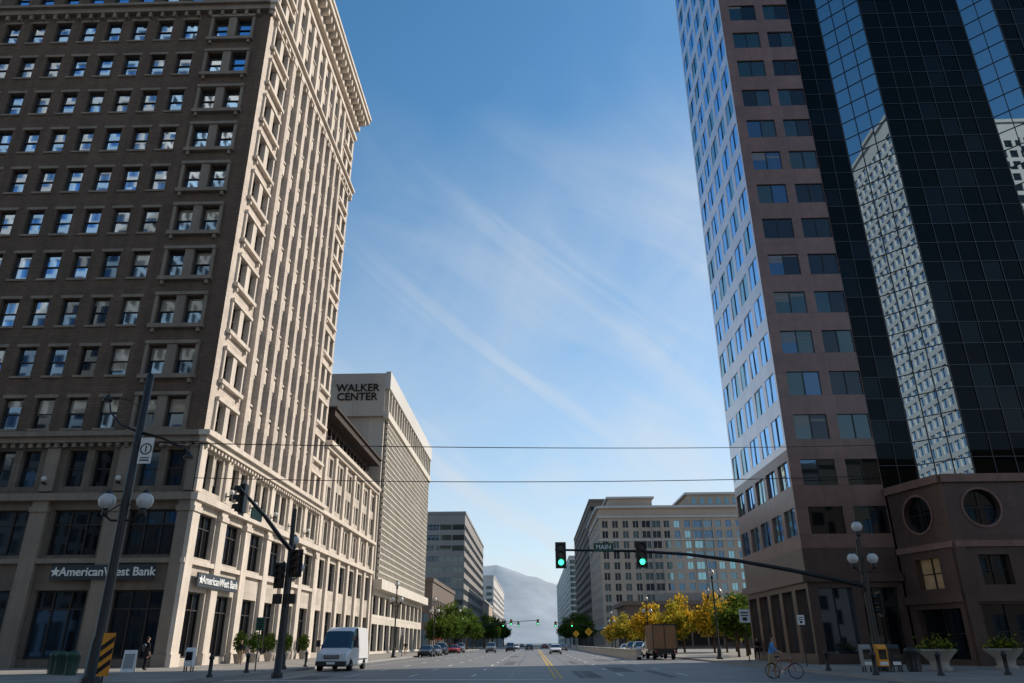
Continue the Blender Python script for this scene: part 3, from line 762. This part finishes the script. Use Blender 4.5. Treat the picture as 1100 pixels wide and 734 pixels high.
def mast_left():
    root=empty('traffic_signal_mast'); mb=MB(); px,py=-13.3,41.0
    mb.lathe((px,py,.02),[(.3,0),(.3,.2),(.2,.3),(.17,1.5),(.12,8.6)],'black',12)
    mb.tube([(px,py,6.4),(px,py-2,6.85),(px,py-4.5,7.5),(px,py-8.2,8.2)],[.13,.12,.1,.07],'black',10)
    sighead(mb,px-.1,py-7.4,8.5,(-1,0),True,1.15)
    sighead(mb,px+.45,py-.1,6.3,(0,-1),False,1.1); sighead(mb,px-.35,py-.3,5.6,(0,-1),False,1.0)
    mb.box(px,px+.4,py-.05,py+.05,5.9,6.0,'black')
    mb.box(px+.15,px+.6,py-.3,py-.08,3.6,4.1,'black'); mb.box(px-.6,px-.15,py-.3,py-.08,3.6,4.1,'black')
    mb.box(px-.05,px+.0,py-6.3,py-4.9,7.15,7.65,'green')
    mb.obj('pole_arm_and_heads',root)
mast_left()
def big_pole():
    mb=MB(); px,py=-17.4,31
    mb.lathe((px,py,.14),[(.42,0),(.42,.25),(.3,.4),(.26,1.6),(.2,1.8),(.19,6),(.16,12.9),(.05,13.0)],'black',14)
    for s in (-1,1):
        mb.tube([(px,py,6.5),(px+s*.5,py,6.5),(px+s*.82,py,6.75)],.05,'black',8); globe(mb,px+s*.82,py,7.0,.36)
        mb.tube([(px,py,7.3),(px+s*.5,py,7.0),(px+s*.82,py,6.75)],.025,'black',6)
    mb.tube([(px-1.7,py,12.0),(px-1.5,py,11.3),(px-.9,py,10.7),(px,py,10.35),(px+1.0,py,10.1),(px+2.2,py,9.6),(px+2.4,py,9.3)],[.03,.04,.06,.07,.06,.04,.03],'black',8)
    mb.tube([(px-1.7,py,12.0),(px-.9,py,11.9),(px,py,11.4)],.025,'black',6); mb.tube([(px+2.2,py,9.6),(px+1.2,py,9.9),(px,py,9.6)],.02,'black',6)
    mb.lathe((px-1.75,py,11.9),[(.04,.25),(.1,.15),(.24,0),(.2,-.08)],'black',12); mb.lathe((px+2.4,py,9.2),[(.04,.25),(.1,.15),(.24,0),(.2,-.08)],'black',12)
    mb.lathe((px,py,9.7),[(.2,0),(.21,.15)],'dark',12)
    mb.obj('street_lamp_pole')
    s=MB(); s.box(px+.24,px+.82,py-.17,py-.14,8.9,10.05,'signwhite')
    F=Fr((px+.53,py-.17),(1,0),(0,-1)); n=24
    for i in range(n):
        a=2*math.pi*i/n;b2=2*math.pi*(i+1)/n
        s.face([F(.2*math.cos(a),.004,9.55+.2*math.sin(a)),F(.26*math.cos(a),.004,9.55+.26*math.sin(a)),F(.26*math.cos(b2),.004,9.55+.26*math.sin(b2)),F(.2*math.cos(b2),.004,9.55+.2*math.sin(b2))],'black')
    s.fbox(F,-.03,.03,.003,.006,9.4,9.7,'black'); s.fbox(F,-.2,.2,.003,.006,9.02,9.08,'black'); s.fbox(F,-.2,.2,.003,.006,9.14,9.18,'black')
    s.box(px+.05,px+.26,py-.14,py-.1,9.0,9.05,'dark'); s.box(px+.05,px+.26,py-.14,py-.1,9.9,9.95,'dark')
    s.obj('traffic_sign')
big_pole()
def objmark(x,y,z0=.14):
    mb=MB(); mb.tube([(0,0,0),(0,0,1.9)],.04,'dark',8)
    F=Fr((0,-.05),(1,0),(0,-1)); w,h=.23,1.5
    mb.fbox(F,-w,w,-.02,0,.4,.4+h,'orange')
    z=.45
    while z<.4+h-.45:
        mb.face([F(-w,.004,z),F(w,.004,z+.35),F(w,.004,z+.55),F(-w,.004,z+.2)],'black'); z+=.4
    mb.obj('object_marker_sign',loc=(x,y,z0))
objmark(-16.2,29.6)
def bollard(x,y,h=1.05):
    mb=MB(); mb.lathe((0,0,0),[(.16,0),(.16,.1),(.1,.16),(.09,h*.75),(.13,h*.8),(.13,h*.86),(.1,h*.92),(0.0,h)],'black',14); mb.obj('bollard',loc=(x,y,.14))
for x,y in ((-15.8,38.5),(-16.2,44.5),(16.0,44),(13.8+2.2,38),(18.5,37),(21.8,37.5),(25.0,38),(-16.2,56),(-16.2,62)): bollard(x,y)
def signpost(x,y,zt,w,h,k='signwhite',name='traffic_sign',diamond=False,lines=True):
    mb=MB(); mb.tube([(0,0,0),(0,0,zt)],.04,'dark',8)
    F=Fr((0,-.06),(1,0),(0,-1))
    if diamond:
        r=w*.7; c=zt-r
        mb.face([F(0,0,c-r),F(r,0,c),F(0,0,c+r),F(-r,0,c)],k); mb.face([F(0,-.01,c-r),F(r,-.01,c),F(0,-.01,c+r),F(-r,-.01,c)],'dark')
        mb.fbox(F,-.05,.05,.004,.01,c-.3,c+.3,'black')
    else:
        mb.fbox(F,-w/2,w/2,-.02,0,zt-h,zt,k)
        if lines:
            mb.fbox(F,-w*.35,w*.35,.003,.006,zt-h*.3,zt-h*.2,'black'); mb.fbox(F,-w*.35,w*.35,.003,.006,zt-h*.5,zt-h*.42,'black'); mb.fbox(F,-w*.2,w*.2,.003,.006,zt-h*.85,zt-h*.6,'black')
    mb.obj(name,loc=(x,y,.14))
signpost(16.9,63,3.9,.85,1.0); signpost(9.6,180,4.2,1.1,1.1,'amber',diamond=True); signpost(10.4,150,4.2,1.1,1.1,'amber',diamond=True)
signpost(-16.8,100,3.2,.5,.7); signpost(-16.6,47,3.0,.5,.75,'green'); signpost(17.6,52,3.1,.45,.6)
wr=MB()
def wire(a,b,sag=.35,r=.022):
    a=Vector(a);b=Vector(b); pts=[]
    for i in range(17):
        t=i/16; p=a.lerp(b,t); p.z-=sag*4*t*(1-t); pts.append(p)
    wr.tube(pts,r,'black',6)
wire((-17.4,31,9.9),(26.9,55.8,15.6),.25,.022); wire((XL,57,17.0),(-17.4,31,10.0),.3,.018)
wire((-26.2,55.6,13.6),(26.8,55.6,13.2),.4,.03); wire((-60,31,9.9),(-17.4,31,9.8),.4,.02)
wr.obj('overhead_span_wires')
def farmast(x,y,d,ln,z=6.5):
    mb=MB(); mb.tube([(0,0,0),(0,0,z+.8)],.12,'black',8); mb.tube([(0,0,z-1),(d*ln*.4,0,z),(d*ln,0,z+.4)],.08,'black',8)
    for q in (.55,.98): sighead(mb,d*ln*q,-.1,z+.6,(0,-1),True,1.2,'amber')
    mb.obj('traffic_signal_mast',loc=(x,y,.1))
farmast(-16.5,226,1,18,7.2); farmast(17,226,-1,11,6.6); farmast(-17,264,1,12,7.5)
def planter(x,y):
    mb=MB(); mb.lathe((0,0,0),[(.55,0),(.6,.12),(.45,.22),(.5,.5),(.95,.95),(1.02,1.05),(.9,1.07),(.85,.95)],'planter',20)
    r=random.Random(4)
    for _ in range(900):
        d=Vector((r.gauss(0,.38),r.gauss(0,.38),abs(r.gauss(0,.28)))); p=Vector((0,0,1.0))+d; u=Vector((r.gauss(0,1),r.gauss(0,1),r.gauss(0,1))).normalized(); w=u.orthogonal().normalized()
        mb.face([p-u*.09,p-w*.05,p+u*.09,p+w*.05],r.choice(('leafg','leafd','leafo')))
    mb.obj('stone_planter',loc=(x,y,.14))
planter(21.8,43.5); planter(26.5,45.5)
def newsbox(x,y,k):
    mb=MB(); mb.box(-.25,.25,-.2,.2,.28,1.15,k); mb.hexa([(-.25,-.2,1.15),(.25,-.2,1.15),(.25,.2,1.15),(-.25,.2,1.15),(-.25,-.05,1.32),(.25,-.05,1.32),(.25,.2,1.32),(-.25,.2,1.32)],k)
    mb.box(-.2,.2,-.215,-.202,.62,1.08,'gD'); mb.box(-.2,.2,-.215,-.202,.34,.5,'signwhite')
    for a in (-.2,.2):
        for b2 in (-.15,.15): mb.box(a-.03,a+.03,b2-.03,b2+.03,0,.28,'dark')
    mb.obj('newspaper_box',loc=(x,y,.14))
newsbox(17.9,41.5,'orange'); newsbox(18.55,41.5,'dark'); newsbox(-20.6,47,'signwhite'); newsbox(17.2,41.7,'greyc')
def bin_(x,y,k='binm'):
    mb=MB(); mb.lathe((0,0,0),[(.3,0),(.33,.06),(.3,.1),(.34,.95),(.37,1.0),(.3,1.12),(.12,1.2),(.1,1.1)],k,16)
    for i in range(12):
        a=i*math.pi/6; mb.tube([(.33*math.cos(a),.33*math.sin(a),.1),(.37*math.cos(a),.37*math.sin(a),.95)],.015,'dark',5)
    mb.obj('litter_bin',loc=(x,y,.14))
bin_(19.8,42.2,'dark'); bin_(-26,43); bin_(-24.9,42.2,'binm'); bin_(-26.9,44)
def aframe(x,y):
    mb=MB(); mb.hexa([(-.35,-.3,0),(.35,-.3,0),(.35,-.26,0),(-.35,-.26,0),(-.35,-.03,1.2),(.35,-.03,1.2),(.35,.01,1.2),(-.35,.01,1.2)],'signwhite')
    mb.hexa([(-.35,.26,0),(.35,.26,0),(.35,.3,0),(-.35,.3,0),(-.35,.012,1.2),(.35,.012,1.2),(.35,.05,1.2),(-.35,.05,1.2)],'signwhite')
    mb.hexa([(-.27,-.265,.2),(.27,-.265,.2),(.27,-.255,.2),(-.27,-.255,.2),(-.27,-.10,1.0),(.27,-.10,1.0),(.27,-.09,1.0),(-.27,-.09,1.0)],'cargrey')
    mb.obj('sidewalk_sign',loc=(x,y,.14),rotz=.3)
aframe(-24.0,46.5)

# ------------------------------------------------------------ vehicles
def wheel(mb,x,y,r,w,s):
    mb.lathe((x,y,r),[(r*.6,-w/2),(r*.93,-w/2),(r,-w*.3),(r,w*.3),(r*.93,w/2),(r*.6,w/2)],'tyre',20,'x')
    mb.lathe((x+s*w*.35,y,r),[(.05,s*.04),(r*.2,s*.03),(r*.3,0),(r*.6,0)],'chrome',12,'x')
def loft(mb,st,paint,wind,side):
    rings=[]
    for y,zb,zbelt,zr,w,wr in st:
        rings.append([(-(w-.12),y,zb),(-w,y,zb+.14),(-w-.015,y,(zb+zbelt)/2),(-w,y,zbelt),(-(wr+.02),y,zr-.07),(-(wr-.14),y,zr),(wr-.14,y,zr),(wr+.02,y,zr-.07),(w,y,zbelt),(w+.015,y,(zb+zbelt)/2),(w,y,zb+.14),(w-.12,y,zb)])
    n=12
    for i in range(len(st)-1):
        for j in range(n):
            k=paint; j2=(j+1)%n
            if i in wind and j in (4,5,6): k='carglass'
            if (i in side) and j in (3,7): k='carglass'
            if j==11: k='dark'
            mb.add([rings[i][j],rings[i][j2],rings[i+1][j2],rings[i+1][j]],[(0,1,2,3)],k,False)
    mb.face(rings[0],paint); mb.face(rings[-1][::-1],paint)
def car(name,x,y,paint,rot=0,suv=False):
    mb=MB(); z=1.22 if suv else 1
    st=[(-2.3,.42,.55*z,.62*z,.74,.68),(-2.18,.25,.66*z,.74*z,.86,.8),(-1.1,.2,.84*z,.94*z,.9,.82),(-.4,.2,.9*z,1.4*z,.9,.64),(.0,.2,.92*z,1.45*z,.9,.64),(.95,.2,.94*z,1.42*z,.9,.64)]
    if suv: st+=[(1.9,.2,.95*z,1.38*z,.9,.66),(2.2,.25,.96*z,1.02*z,.88,.78),(2.3,.4,.8*z,.9*z,.82,.75)]
    else: st+=[(1.7,.2,.98,1.05,.9,.8),(2.2,.25,.96,1.02,.87,.78),(2.3,.42,.8,.86,.8,.72)]
    loft(mb,st,paint,(2,6 if suv else 5),(2,3,4,5))
    for yy in (-1.42,1.38):
        for s in (-1,1): 
            wheel(mb,s*.82,yy,.33,.22,s)
            mb.lathe((s*.905,yy,.34),[(0.0,s*.003),(.4,s*.003)],'dark',16,'x')
    for s in (-1,1):
        mb.box(s*.64-.14,s*.64+.14,-2.26,-2.17,.56*z,.66*z,'lens'); mb.box(s*.66-.13,s*.66+.13,2.22,2.31,.72*z,.86*z,'redlens')
        mb.box(s*1.0-.08,s*1.0+.08,-.75,-.62,.92*z,1.05*z,paint)
        mb.box(s*.79-.02,s*.79+.02,.25,.33,.95*z,1.38*z,paint)
    mb.box(-.45,.45,-2.33,-2.28,.42*z,.54*z,'dark'); mb.box(-.26,.26,2.3,2.33,.5,.62,'signwhite')
    mb.obj(name,loc=(x,y,.0),rotz=rot)
def van(x,y):
    mb=MB()
    st=[(0,.42,.78,.98,.86,.8),(.1,.3,.9,1.12,.95,.9),(.95,.25,1.22,1.38,1.0,.92),(1.75,.25,1.38,2.42,1.0,.84),(2.3,.25,1.38,2.66,1.0,.86),(2.9,.25,1.38,2.68,1.0,.86),(5.8,.25,1.38,2.68,1.0,.86),(5.95,.3,1.36,2.6,.98,.84)]
    loft(mb,st,'carwhite',(2,),(2,3,4))
    for s in (-1,1):
        for yy in (1.0,4.7): 
            wheel(mb,s*.9,yy,.36,.24,s); mb.lathe((s*1.006,yy,.38),[(0.0,s*.002),(.44,s*.002)],'dark',18,'x')
        mb.hexa([(s*.5,-.02,.82),(s*.86,.0,.82),(s*.9,.1,.82),(s*.5,.05,.82),(s*.5,-.02,1.0),(s*.84,.04,1.06),(s*.9,.2,1.08),(s*.5,.1,1.0)],'lens')
        mb.box(s*1.18-.12,s*1.18+.12,1.05,1.2,1.45,1.85,'dark'); mb.box(s*1.0,s*1.1,1.1,1.16,1.5,1.56,'dark')
        mb.box(s*.86-.03,s*.86+.03,2.25,2.35,1.4,2.5,'carwhite')
        mb.box(s*.7-.1,s*.7+.1,-.07,-.02,.46,.56,'lens')
        mb.box(s*1.013-.004,s*1.013+.004,2.9,5.6,.62,.7,'dark')
    mb.box(-.46,.46,-.05,.03,.74,.98,'dark')
    for z in (.8,.87,.94): mb.box(-.42,.42,-.065,-.05,z-.015,z+.015,'chrome')
    mb.box(-.93,.93,-.09,.12,.34,.6,'dark'); mb.box(-.26,.26,-.11,-.092,.42,.55,'signwhite')
    mb.tube([(-.5,1.0,1.45),(-.05,1.32,1.86)],.012,'black',5); mb.tube([(.1,1.0,1.45),(.55,1.32,1.86)],.012,'black',5)
    o=mb.obj('delivery_van',loc=(x,y,0)); o.scale=(1.05,1.05,1.0)
van(-13.0,50.5)
def truck(x,y):
    mb=MB()
    mb.box(-1.2,1.2,0,5.2,.95,3.3,'truckbox'); mb.box(-1.22,1.22,-.02,.1,.9,1.05,'dark'); mb.box(-1.23,1.23,-.03,.06,3.22,3.36,'dark')
    for s in (-1,1): mb.box(s*1.19-.04,s*1.19+.04,-.03,.06,1.0,3.3,'dark'); mb.box(s*.95-.12,s*.95+.12,-.06,-.02,.7,.82,'redlens')
    mb.box(-.04,.04,-.025,-.002,1.05,3.2,'dark')
    mb.box(-.9,.9,.1,7,.55,.9,'dark'); mb.box(-1.0,1.0,-.15,-.05,.42,.52,'dark')
    mb.hexa([(-1.05,5.4,.6),(1.05,5.4,.6),(1.05,7.2,.6),(-1.05,7.2,.6),(-1.0,5.4,2.4),(1.0,5.4,2.4),(1.0,6.6,2.4),(-1.0,6.6,2.4)],'carwhite')
    for s in (-1,1):
        for yy in (1.3,6.2): wheel(mb,s*.95,yy,.42,.3,s)
        mb.box(s*1.25-.08,s*1.25+.08,6.4,6.5,1.6,2.1,'dark')
    for i in range(9): mb.box(-1.215,-1.2,.2+i*.6,.24+i*.6,1.0,3.2,'dark')
    mb.obj('box_truck',loc=(x,y,0))
truck(13.2,80)
car('parked_car',13.6,92,'cardark',0,True); car('parked_car',14.0,104,'cargrey',0,True); car('parked_car',14.1,113,'cardark',0,True); car('parked_car',14.1,121,'carwhite')
car('parked_car',-14.2,104,'cardark'); car('parked_car',-14.2,112,'cargrey'); car('parked_car',-14.2,120,'cardark',0,True); car('parked_car',-14.2,140,'carred'); car('parked_car',-14.2,150,'cargrey',0,True)
car('car',3.4,128,'carwhite'); car('car',-1.2,190,'cardark',math.pi); car('car',-5,165,'cardark',0,True); car('car',-8.2,150,'cargrey',0,True); car('car',-5,215,'carwhite',0); car('car',6.3,175,'cargrey',math.pi)
car('car',3.2,250,'carred',math.pi); car('car',-1.5,290,'carwhite'); car('car',-5,320,'cardark'); car('car',6,300,'carwhite',math.pi)

# ------------------------------------------------------------ people
def skinbody(mb,J,E,lab,T):
    names=list(J); me=bpy.data.meshes.new('tmp'); me.from_pydata([J[n][0] for n in names],[(names.index(a),names.index(b)) for a,b in E],[])
    o=bpy.data.objects.new('tmp',me); COL.objects.link(o)
    md=o.modifiers.new('s','SKIN')
    for i,n in enumerate(names):
        r=J[n][1]; me.skin_vertices[0].data[i].radius=(r,r)
    me.skin_vertices[0].data[0].use_root=True
    sb=o.modifiers.new('b','SUBSURF'); sb.levels=1
    dg=bpy.context.evaluated_depsgraph_get(); dg.update()
    ev=o.evaluated_get(dg); em=ev.to_mesh()
    vs=[v.co.copy() for v in em.vertices]; fs=[tuple(p.vertices) for p in em.polygons]; ks=[]
    for p in em.polygons:
        c=p.center; best=None;bd=9
        for n in names:
            for_=(Vector(J[n][0])-c).length-J[n][1]*.5
            if for_<bd: bd=for_;best=n
        ks.append(lab[best])
    ev.to_mesh_clear(); bpy.data.objects.remove(o)
    mb.add([T@v for v in vs],fs,ks,True)
def person(name,x,y,z,rot,top,bot,pose='stand',s=1.0,bag=False):
    mb=MB(); J={};E=[];lab={}
    def j(n,p,r,l,par=None):
        J[n]=(p,r);lab[n]=l
        if par: E.append((par,n))
    lean=.0 if pose=='stand' else .12
    j('pelvis',(0,0,.95),.14,bot); j('waist',(0,-lean*.4,1.12),.125,top,'pelvis'); j('chest',(0,-lean,1.32),.15,top,'waist'); j('neckb',(0,-lean*1.2,1.48),.075,top,'chest'); j('neck',(0,-lean*1.3,1.55),.05,'skin','neckb'); j('hd',(0,-lean*1.4,1.62),.05,'skin','neck')
    st=.16 if pose!='stand' else .03
    for sd,sg in (('L',1),('R',-1)):
        f=st*sg
        j('hip'+sd,(sg*.09,0,.88),.105,bot,'pelvis'); j('knee'+sd,(sg*.1,-f*.8-.03,.5),.068,bot,'hip'+sd); j('ank'+sd,(sg*.11,-f+.03,.1),.048,bot,'knee'+sd); j('toe'+sd,(sg*.12,-f-.14,.045),.042,'shoe','ank'+sd)
        j('sh'+sd,(sg*.185,-lean,1.42),.07,top,'chest')
        if pose=='stand': el=(sg*.24,.02,1.14); wr_=(sg*.24,-.06,.9)
        else: el=(sg*.25,-.2,1.2); wr_=(sg*.24,-.45,1.1)
        j('el'+sd,el,.045,top,'sh'+sd); j('wr'+sd,wr_,.03,'skin','el'+sd)
        d=(Vector(wr_)-Vector(el)).normalized(); pm=Vector(wr_)+d*.07
        j('pm'+sd,tuple(pm),.036,'skin','wr'+sd)
        for q in range(4):
            o=Vector((0,(q-1.5)*.02,0)) if pose=='stand' else Vector(((q-1.5)*.02,0,0))
            a=pm+o+d*.05; b=a+d*.04+Vector((0,0,-.01))
            j('f%d%s'%(q,sd),tuple(a),.01,'skin','pm'+sd); j('g%d%s'%(q,sd),tuple(b+Vector((-sg*.01,0,0))),.008,'skin','f%d%s'%(q,sd))
        j('th'+sd,tuple(Vector(wr_)+d*.05+Vector((-sg*.03,-.035,0))),.011,'skin','wr'+sd)
    T=Matrix.Scale(s,4)
    skinbody(mb,J,E,lab,T)
    hy=-lean*1.45; c=(0,hy*s,1.7*s)
    mb.sphere(c,.1*s,'skin',16,(.78,.95,1.18)); mb.sphere((0,(hy+.02)*s,1.735*s),.103*s,'hair',16,(.83,.95,1.0))
    mb.sphere((0,(hy-.1)*s,1.69*s),.018*s,'skin',8,(.8,1.2,1.3))
    for sg in (-1,1): mb.sphere((sg*.08*s,hy*s,1.695*s),.022*s,'skin',8,(.4,.8,1.2)); mb.sphere((sg*.03*s,(hy-.088)*s,1.715*s),.011*s,'black',8)
    mb.sphere((0,(hy-.088)*s,1.645*s),.02*s,'carred',8,(1,.3,.25))
    if bag: mb.sphere((0,.2*s,1.25*s),.2*s,'cardark',12,(.75,.55,1.1))
    return mb.obj(name,loc=(x,y,z),rotz=rot)
person('pedestrian',-24.3,49,.14,2.6,'blackcloth','blackcloth','stand',1.08,True)
person('cyclist',11.3,38.4,.0,1.2,'blue','khaki','push',1.05)
person('pedestrian',-23.2,62,.14,.3,'blackcloth','khaki','stand'); person('pedestrian',-21,78,.14,2.9,'blue','blackcloth','push')
person('pedestrian',19.5,70,.14,.3,'blackcloth','blackcloth','push'); person('pedestrian',-18,110,.14,.3,'blackcloth','khaki','push')
def bike(x,y,rot):
    mb=MB()
    def ring(cx,cz,r):
        pts=[(cx+r*math.cos(2*math.pi*i/24),0,cz+r*math.sin(2*math.pi*i/24)) for i in range(25)]
        mb.tube(pts,.02,'tyre',6,False)
        for i in range(12):
            a=2*math.pi*i/12; mb.tube([(cx,0,cz),(cx+r*math.cos(a),0,cz+r*math.sin(a))],.003,'chrome',4)
        mb.tube([(cx,-.05,cz),(cx,.05,cz)],.03,'dark',8)
    ring(-.52,.34,.32); ring(.52,.34,.32)
    t=lambda a,b,r=.017,k='carred': mb.tube([a,b],r,k,8)
    bb=(-.08,0,.3); st=(-.2,0,.8); hd=(.35,0,.85); fk=(.4,0,.68)
    t(bb,st);t(st,hd);t(bb,fk);t(hd,fk);t((-.52,0,.34),bb,.012);t((-.52,0,.34),st,.012);t(fk,(.52,0,.34),.013);t(st,(-.23,0,.92),.013,'chrome')
    mb.sphere((-.25,0,.95),.12,'black',10,(1.1,.6,.35)); t(hd,(.33,0,.98),.013,'chrome'); mb.tube([(.4,-.28,1.02),(.33,-.1,.98),(.33,.1,.98),(.4,.28,1.02)],.013,'black',8)
    mb.lathe((-.08,0,.3),[(.09,-.05),(.09,-.04)],'chrome',14,'y'); t((-.08,-.08,.3),(.06,-.1,.2),.012,'black'); t((-.08,.08,.3),(-.22,.1,.4),.012,'black')
    mb.obj('bicycle',loc=(x,y,0),rotz=rot)
bike(11.75,38.0,-.35)

# ------------------------------------------------------------ light, sky, camera
AZ=rad(60); EL=rad(34)
sd=Vector((math.sin(AZ)*math.cos(EL),math.cos(AZ)*math.cos(EL),math.sin(EL)))
L=bpy.data.lights.new('sun','SUN'); L.energy=5.0; L.angle=rad(.5); L.color=(1,.91,.79)
lo=bpy.data.objects.new('sun',L); COL.objects.link(lo); lo.rotation_euler=(-sd).to_track_quat('-Z','Y').to_euler(); lo.location=(200,200,200)
w=bpy.data.worlds.new("World"); scene.world=w; w.use_nodes=True; nt=w.node_tree
for n in list(nt.nodes): nt.nodes.remove(n)
out=nt.nodes.new('ShaderNodeOutputWorld')
sky=nt.nodes.new('ShaderNodeTexSky'); sky.sky_type='NISHITA'; sky.sun_disc=False; sky.sun_elevation=EL; sky.sun_rotation=AZ; sky.air_density=1.0; sky.dust_density=.8; sky.ozone_density=1.5; sky.altitude=1300
hs=nt.nodes.new('ShaderNodeHueSaturation'); hs.inputs['Saturation'].default_value=1.25; hs.inputs['Value'].default_value=1.25; hs.inputs['Hue'].default_value=.488; nt.links.new(sky.outputs[0],hs.inputs['Color'])
bg=nt.nodes.new('ShaderNodeBackground'); bg.inputs[1].default_value=.14; nt.links.new(hs.outputs[0],bg.inputs[0])
tc=nt.nodes.new('ShaderNodeTexCoord'); D=tc.outputs['Generated']
sx=nt.nodes.new('ShaderNodeSeparateXYZ'); nt.links.new(D,sx.inputs[0])
def stretch(rot,sc,scale,det,dist,loc):
    v=mapping(nt,D,(1,1,1),(0,rad(rot),0),loc)
    v=mapping(nt,v,sc)
    n=nt.nodes.new('ShaderNodeTexNoise'); nt.links.new(v,n.inputs['Vector']); n.inputs['Scale'].default_value=scale; n.inputs['Detail'].default_value=det; n.inputs['Roughness'].default_value=.55; n.inputs['Distortion'].default_value=dist
    return n.outputs[0]
A1=stretch(-34,(1.0,1.0,4.0),2.0,7,1.3,(.4,0,.1))
A2=stretch(40,(1.0,1.0,2.2),1.5,6,1.2,(1.4,.3,.6))
lowf=noise(nt,mapping(nt,D,(1,1,1),(0,0,0),(.3,1.2,.7)),2.1,3)
xg=math_(nt,'MULTIPLY_ADD',sx.outputs[0],.6,.10)
eg=math_(nt,'SUBTRACT',.62,math_(nt,'MAXIMUM',sx.outputs[2],0.0))
cover=math_(nt,'ADD',math_(nt,'ADD',xg,math_(nt,'MULTIPLY',eg,1.3)),math_(nt,'MULTIPLY_ADD',lowf,1.8,-.85),clamp=True)
s1=math_(nt,'MULTIPLY_ADD',A1,3.2,-1.45,clamp=True); s2=math_(nt,'MULTIPLY_ADD',A2,2.2,-.85,clamp=True)
f=math_(nt,'MULTIPLY',math_(nt,'ADD',math_(nt,'MULTIPLY',s1,.42),math_(nt,'MULTIPLY',s2,.42)),cover)
f=math_(nt,'ADD',f,math_(nt,'MULTIPLY',cover,.2))
hz=math_(nt,'POWER',math_(nt,'SUBTRACT',1.0,math_(nt,'MAXIMUM',sx.outputs[2],0.0)),3.6)
f=math_(nt,'ADD',f,math_(nt,'MULTIPLY',hz,.62),clamp=True)
bc=nt.nodes.new('ShaderNodeBackground'); bc.inputs[0].default_value=(.89,.95,1,1); bc.inputs[1].default_value=.80
mx=nt.nodes.new('ShaderNodeMixShader'); nt.links.new(f,mx.inputs[0]); nt.links.new(bg.outputs[0],mx.inputs[1]); nt.links.new(bc.outputs[0],mx.inputs[2]); nt.links.new(mx.outputs[0],out.inputs[0])

cam=bpy.data.cameras.new('camera'); cam.sensor_width=36; cam.lens=25.62; cam.clip_end=30000; cam.clip_start=.1
co=bpy.data.objects.new('camera',cam); COL.objects.link(co)
co.matrix_world=Matrix.Translation((0,0,1.6))@Matrix.Rotation(rad(1.5),4,'Z')@Matrix.Rotation(rad(112.5),4,'X')@Matrix.Rotation(rad(-.3),4,'Z')
scene.camera=co
scene.view_settings.view_transform='Standard'; scene.view_settings.look='None'; scene.view_settings.exposure=0
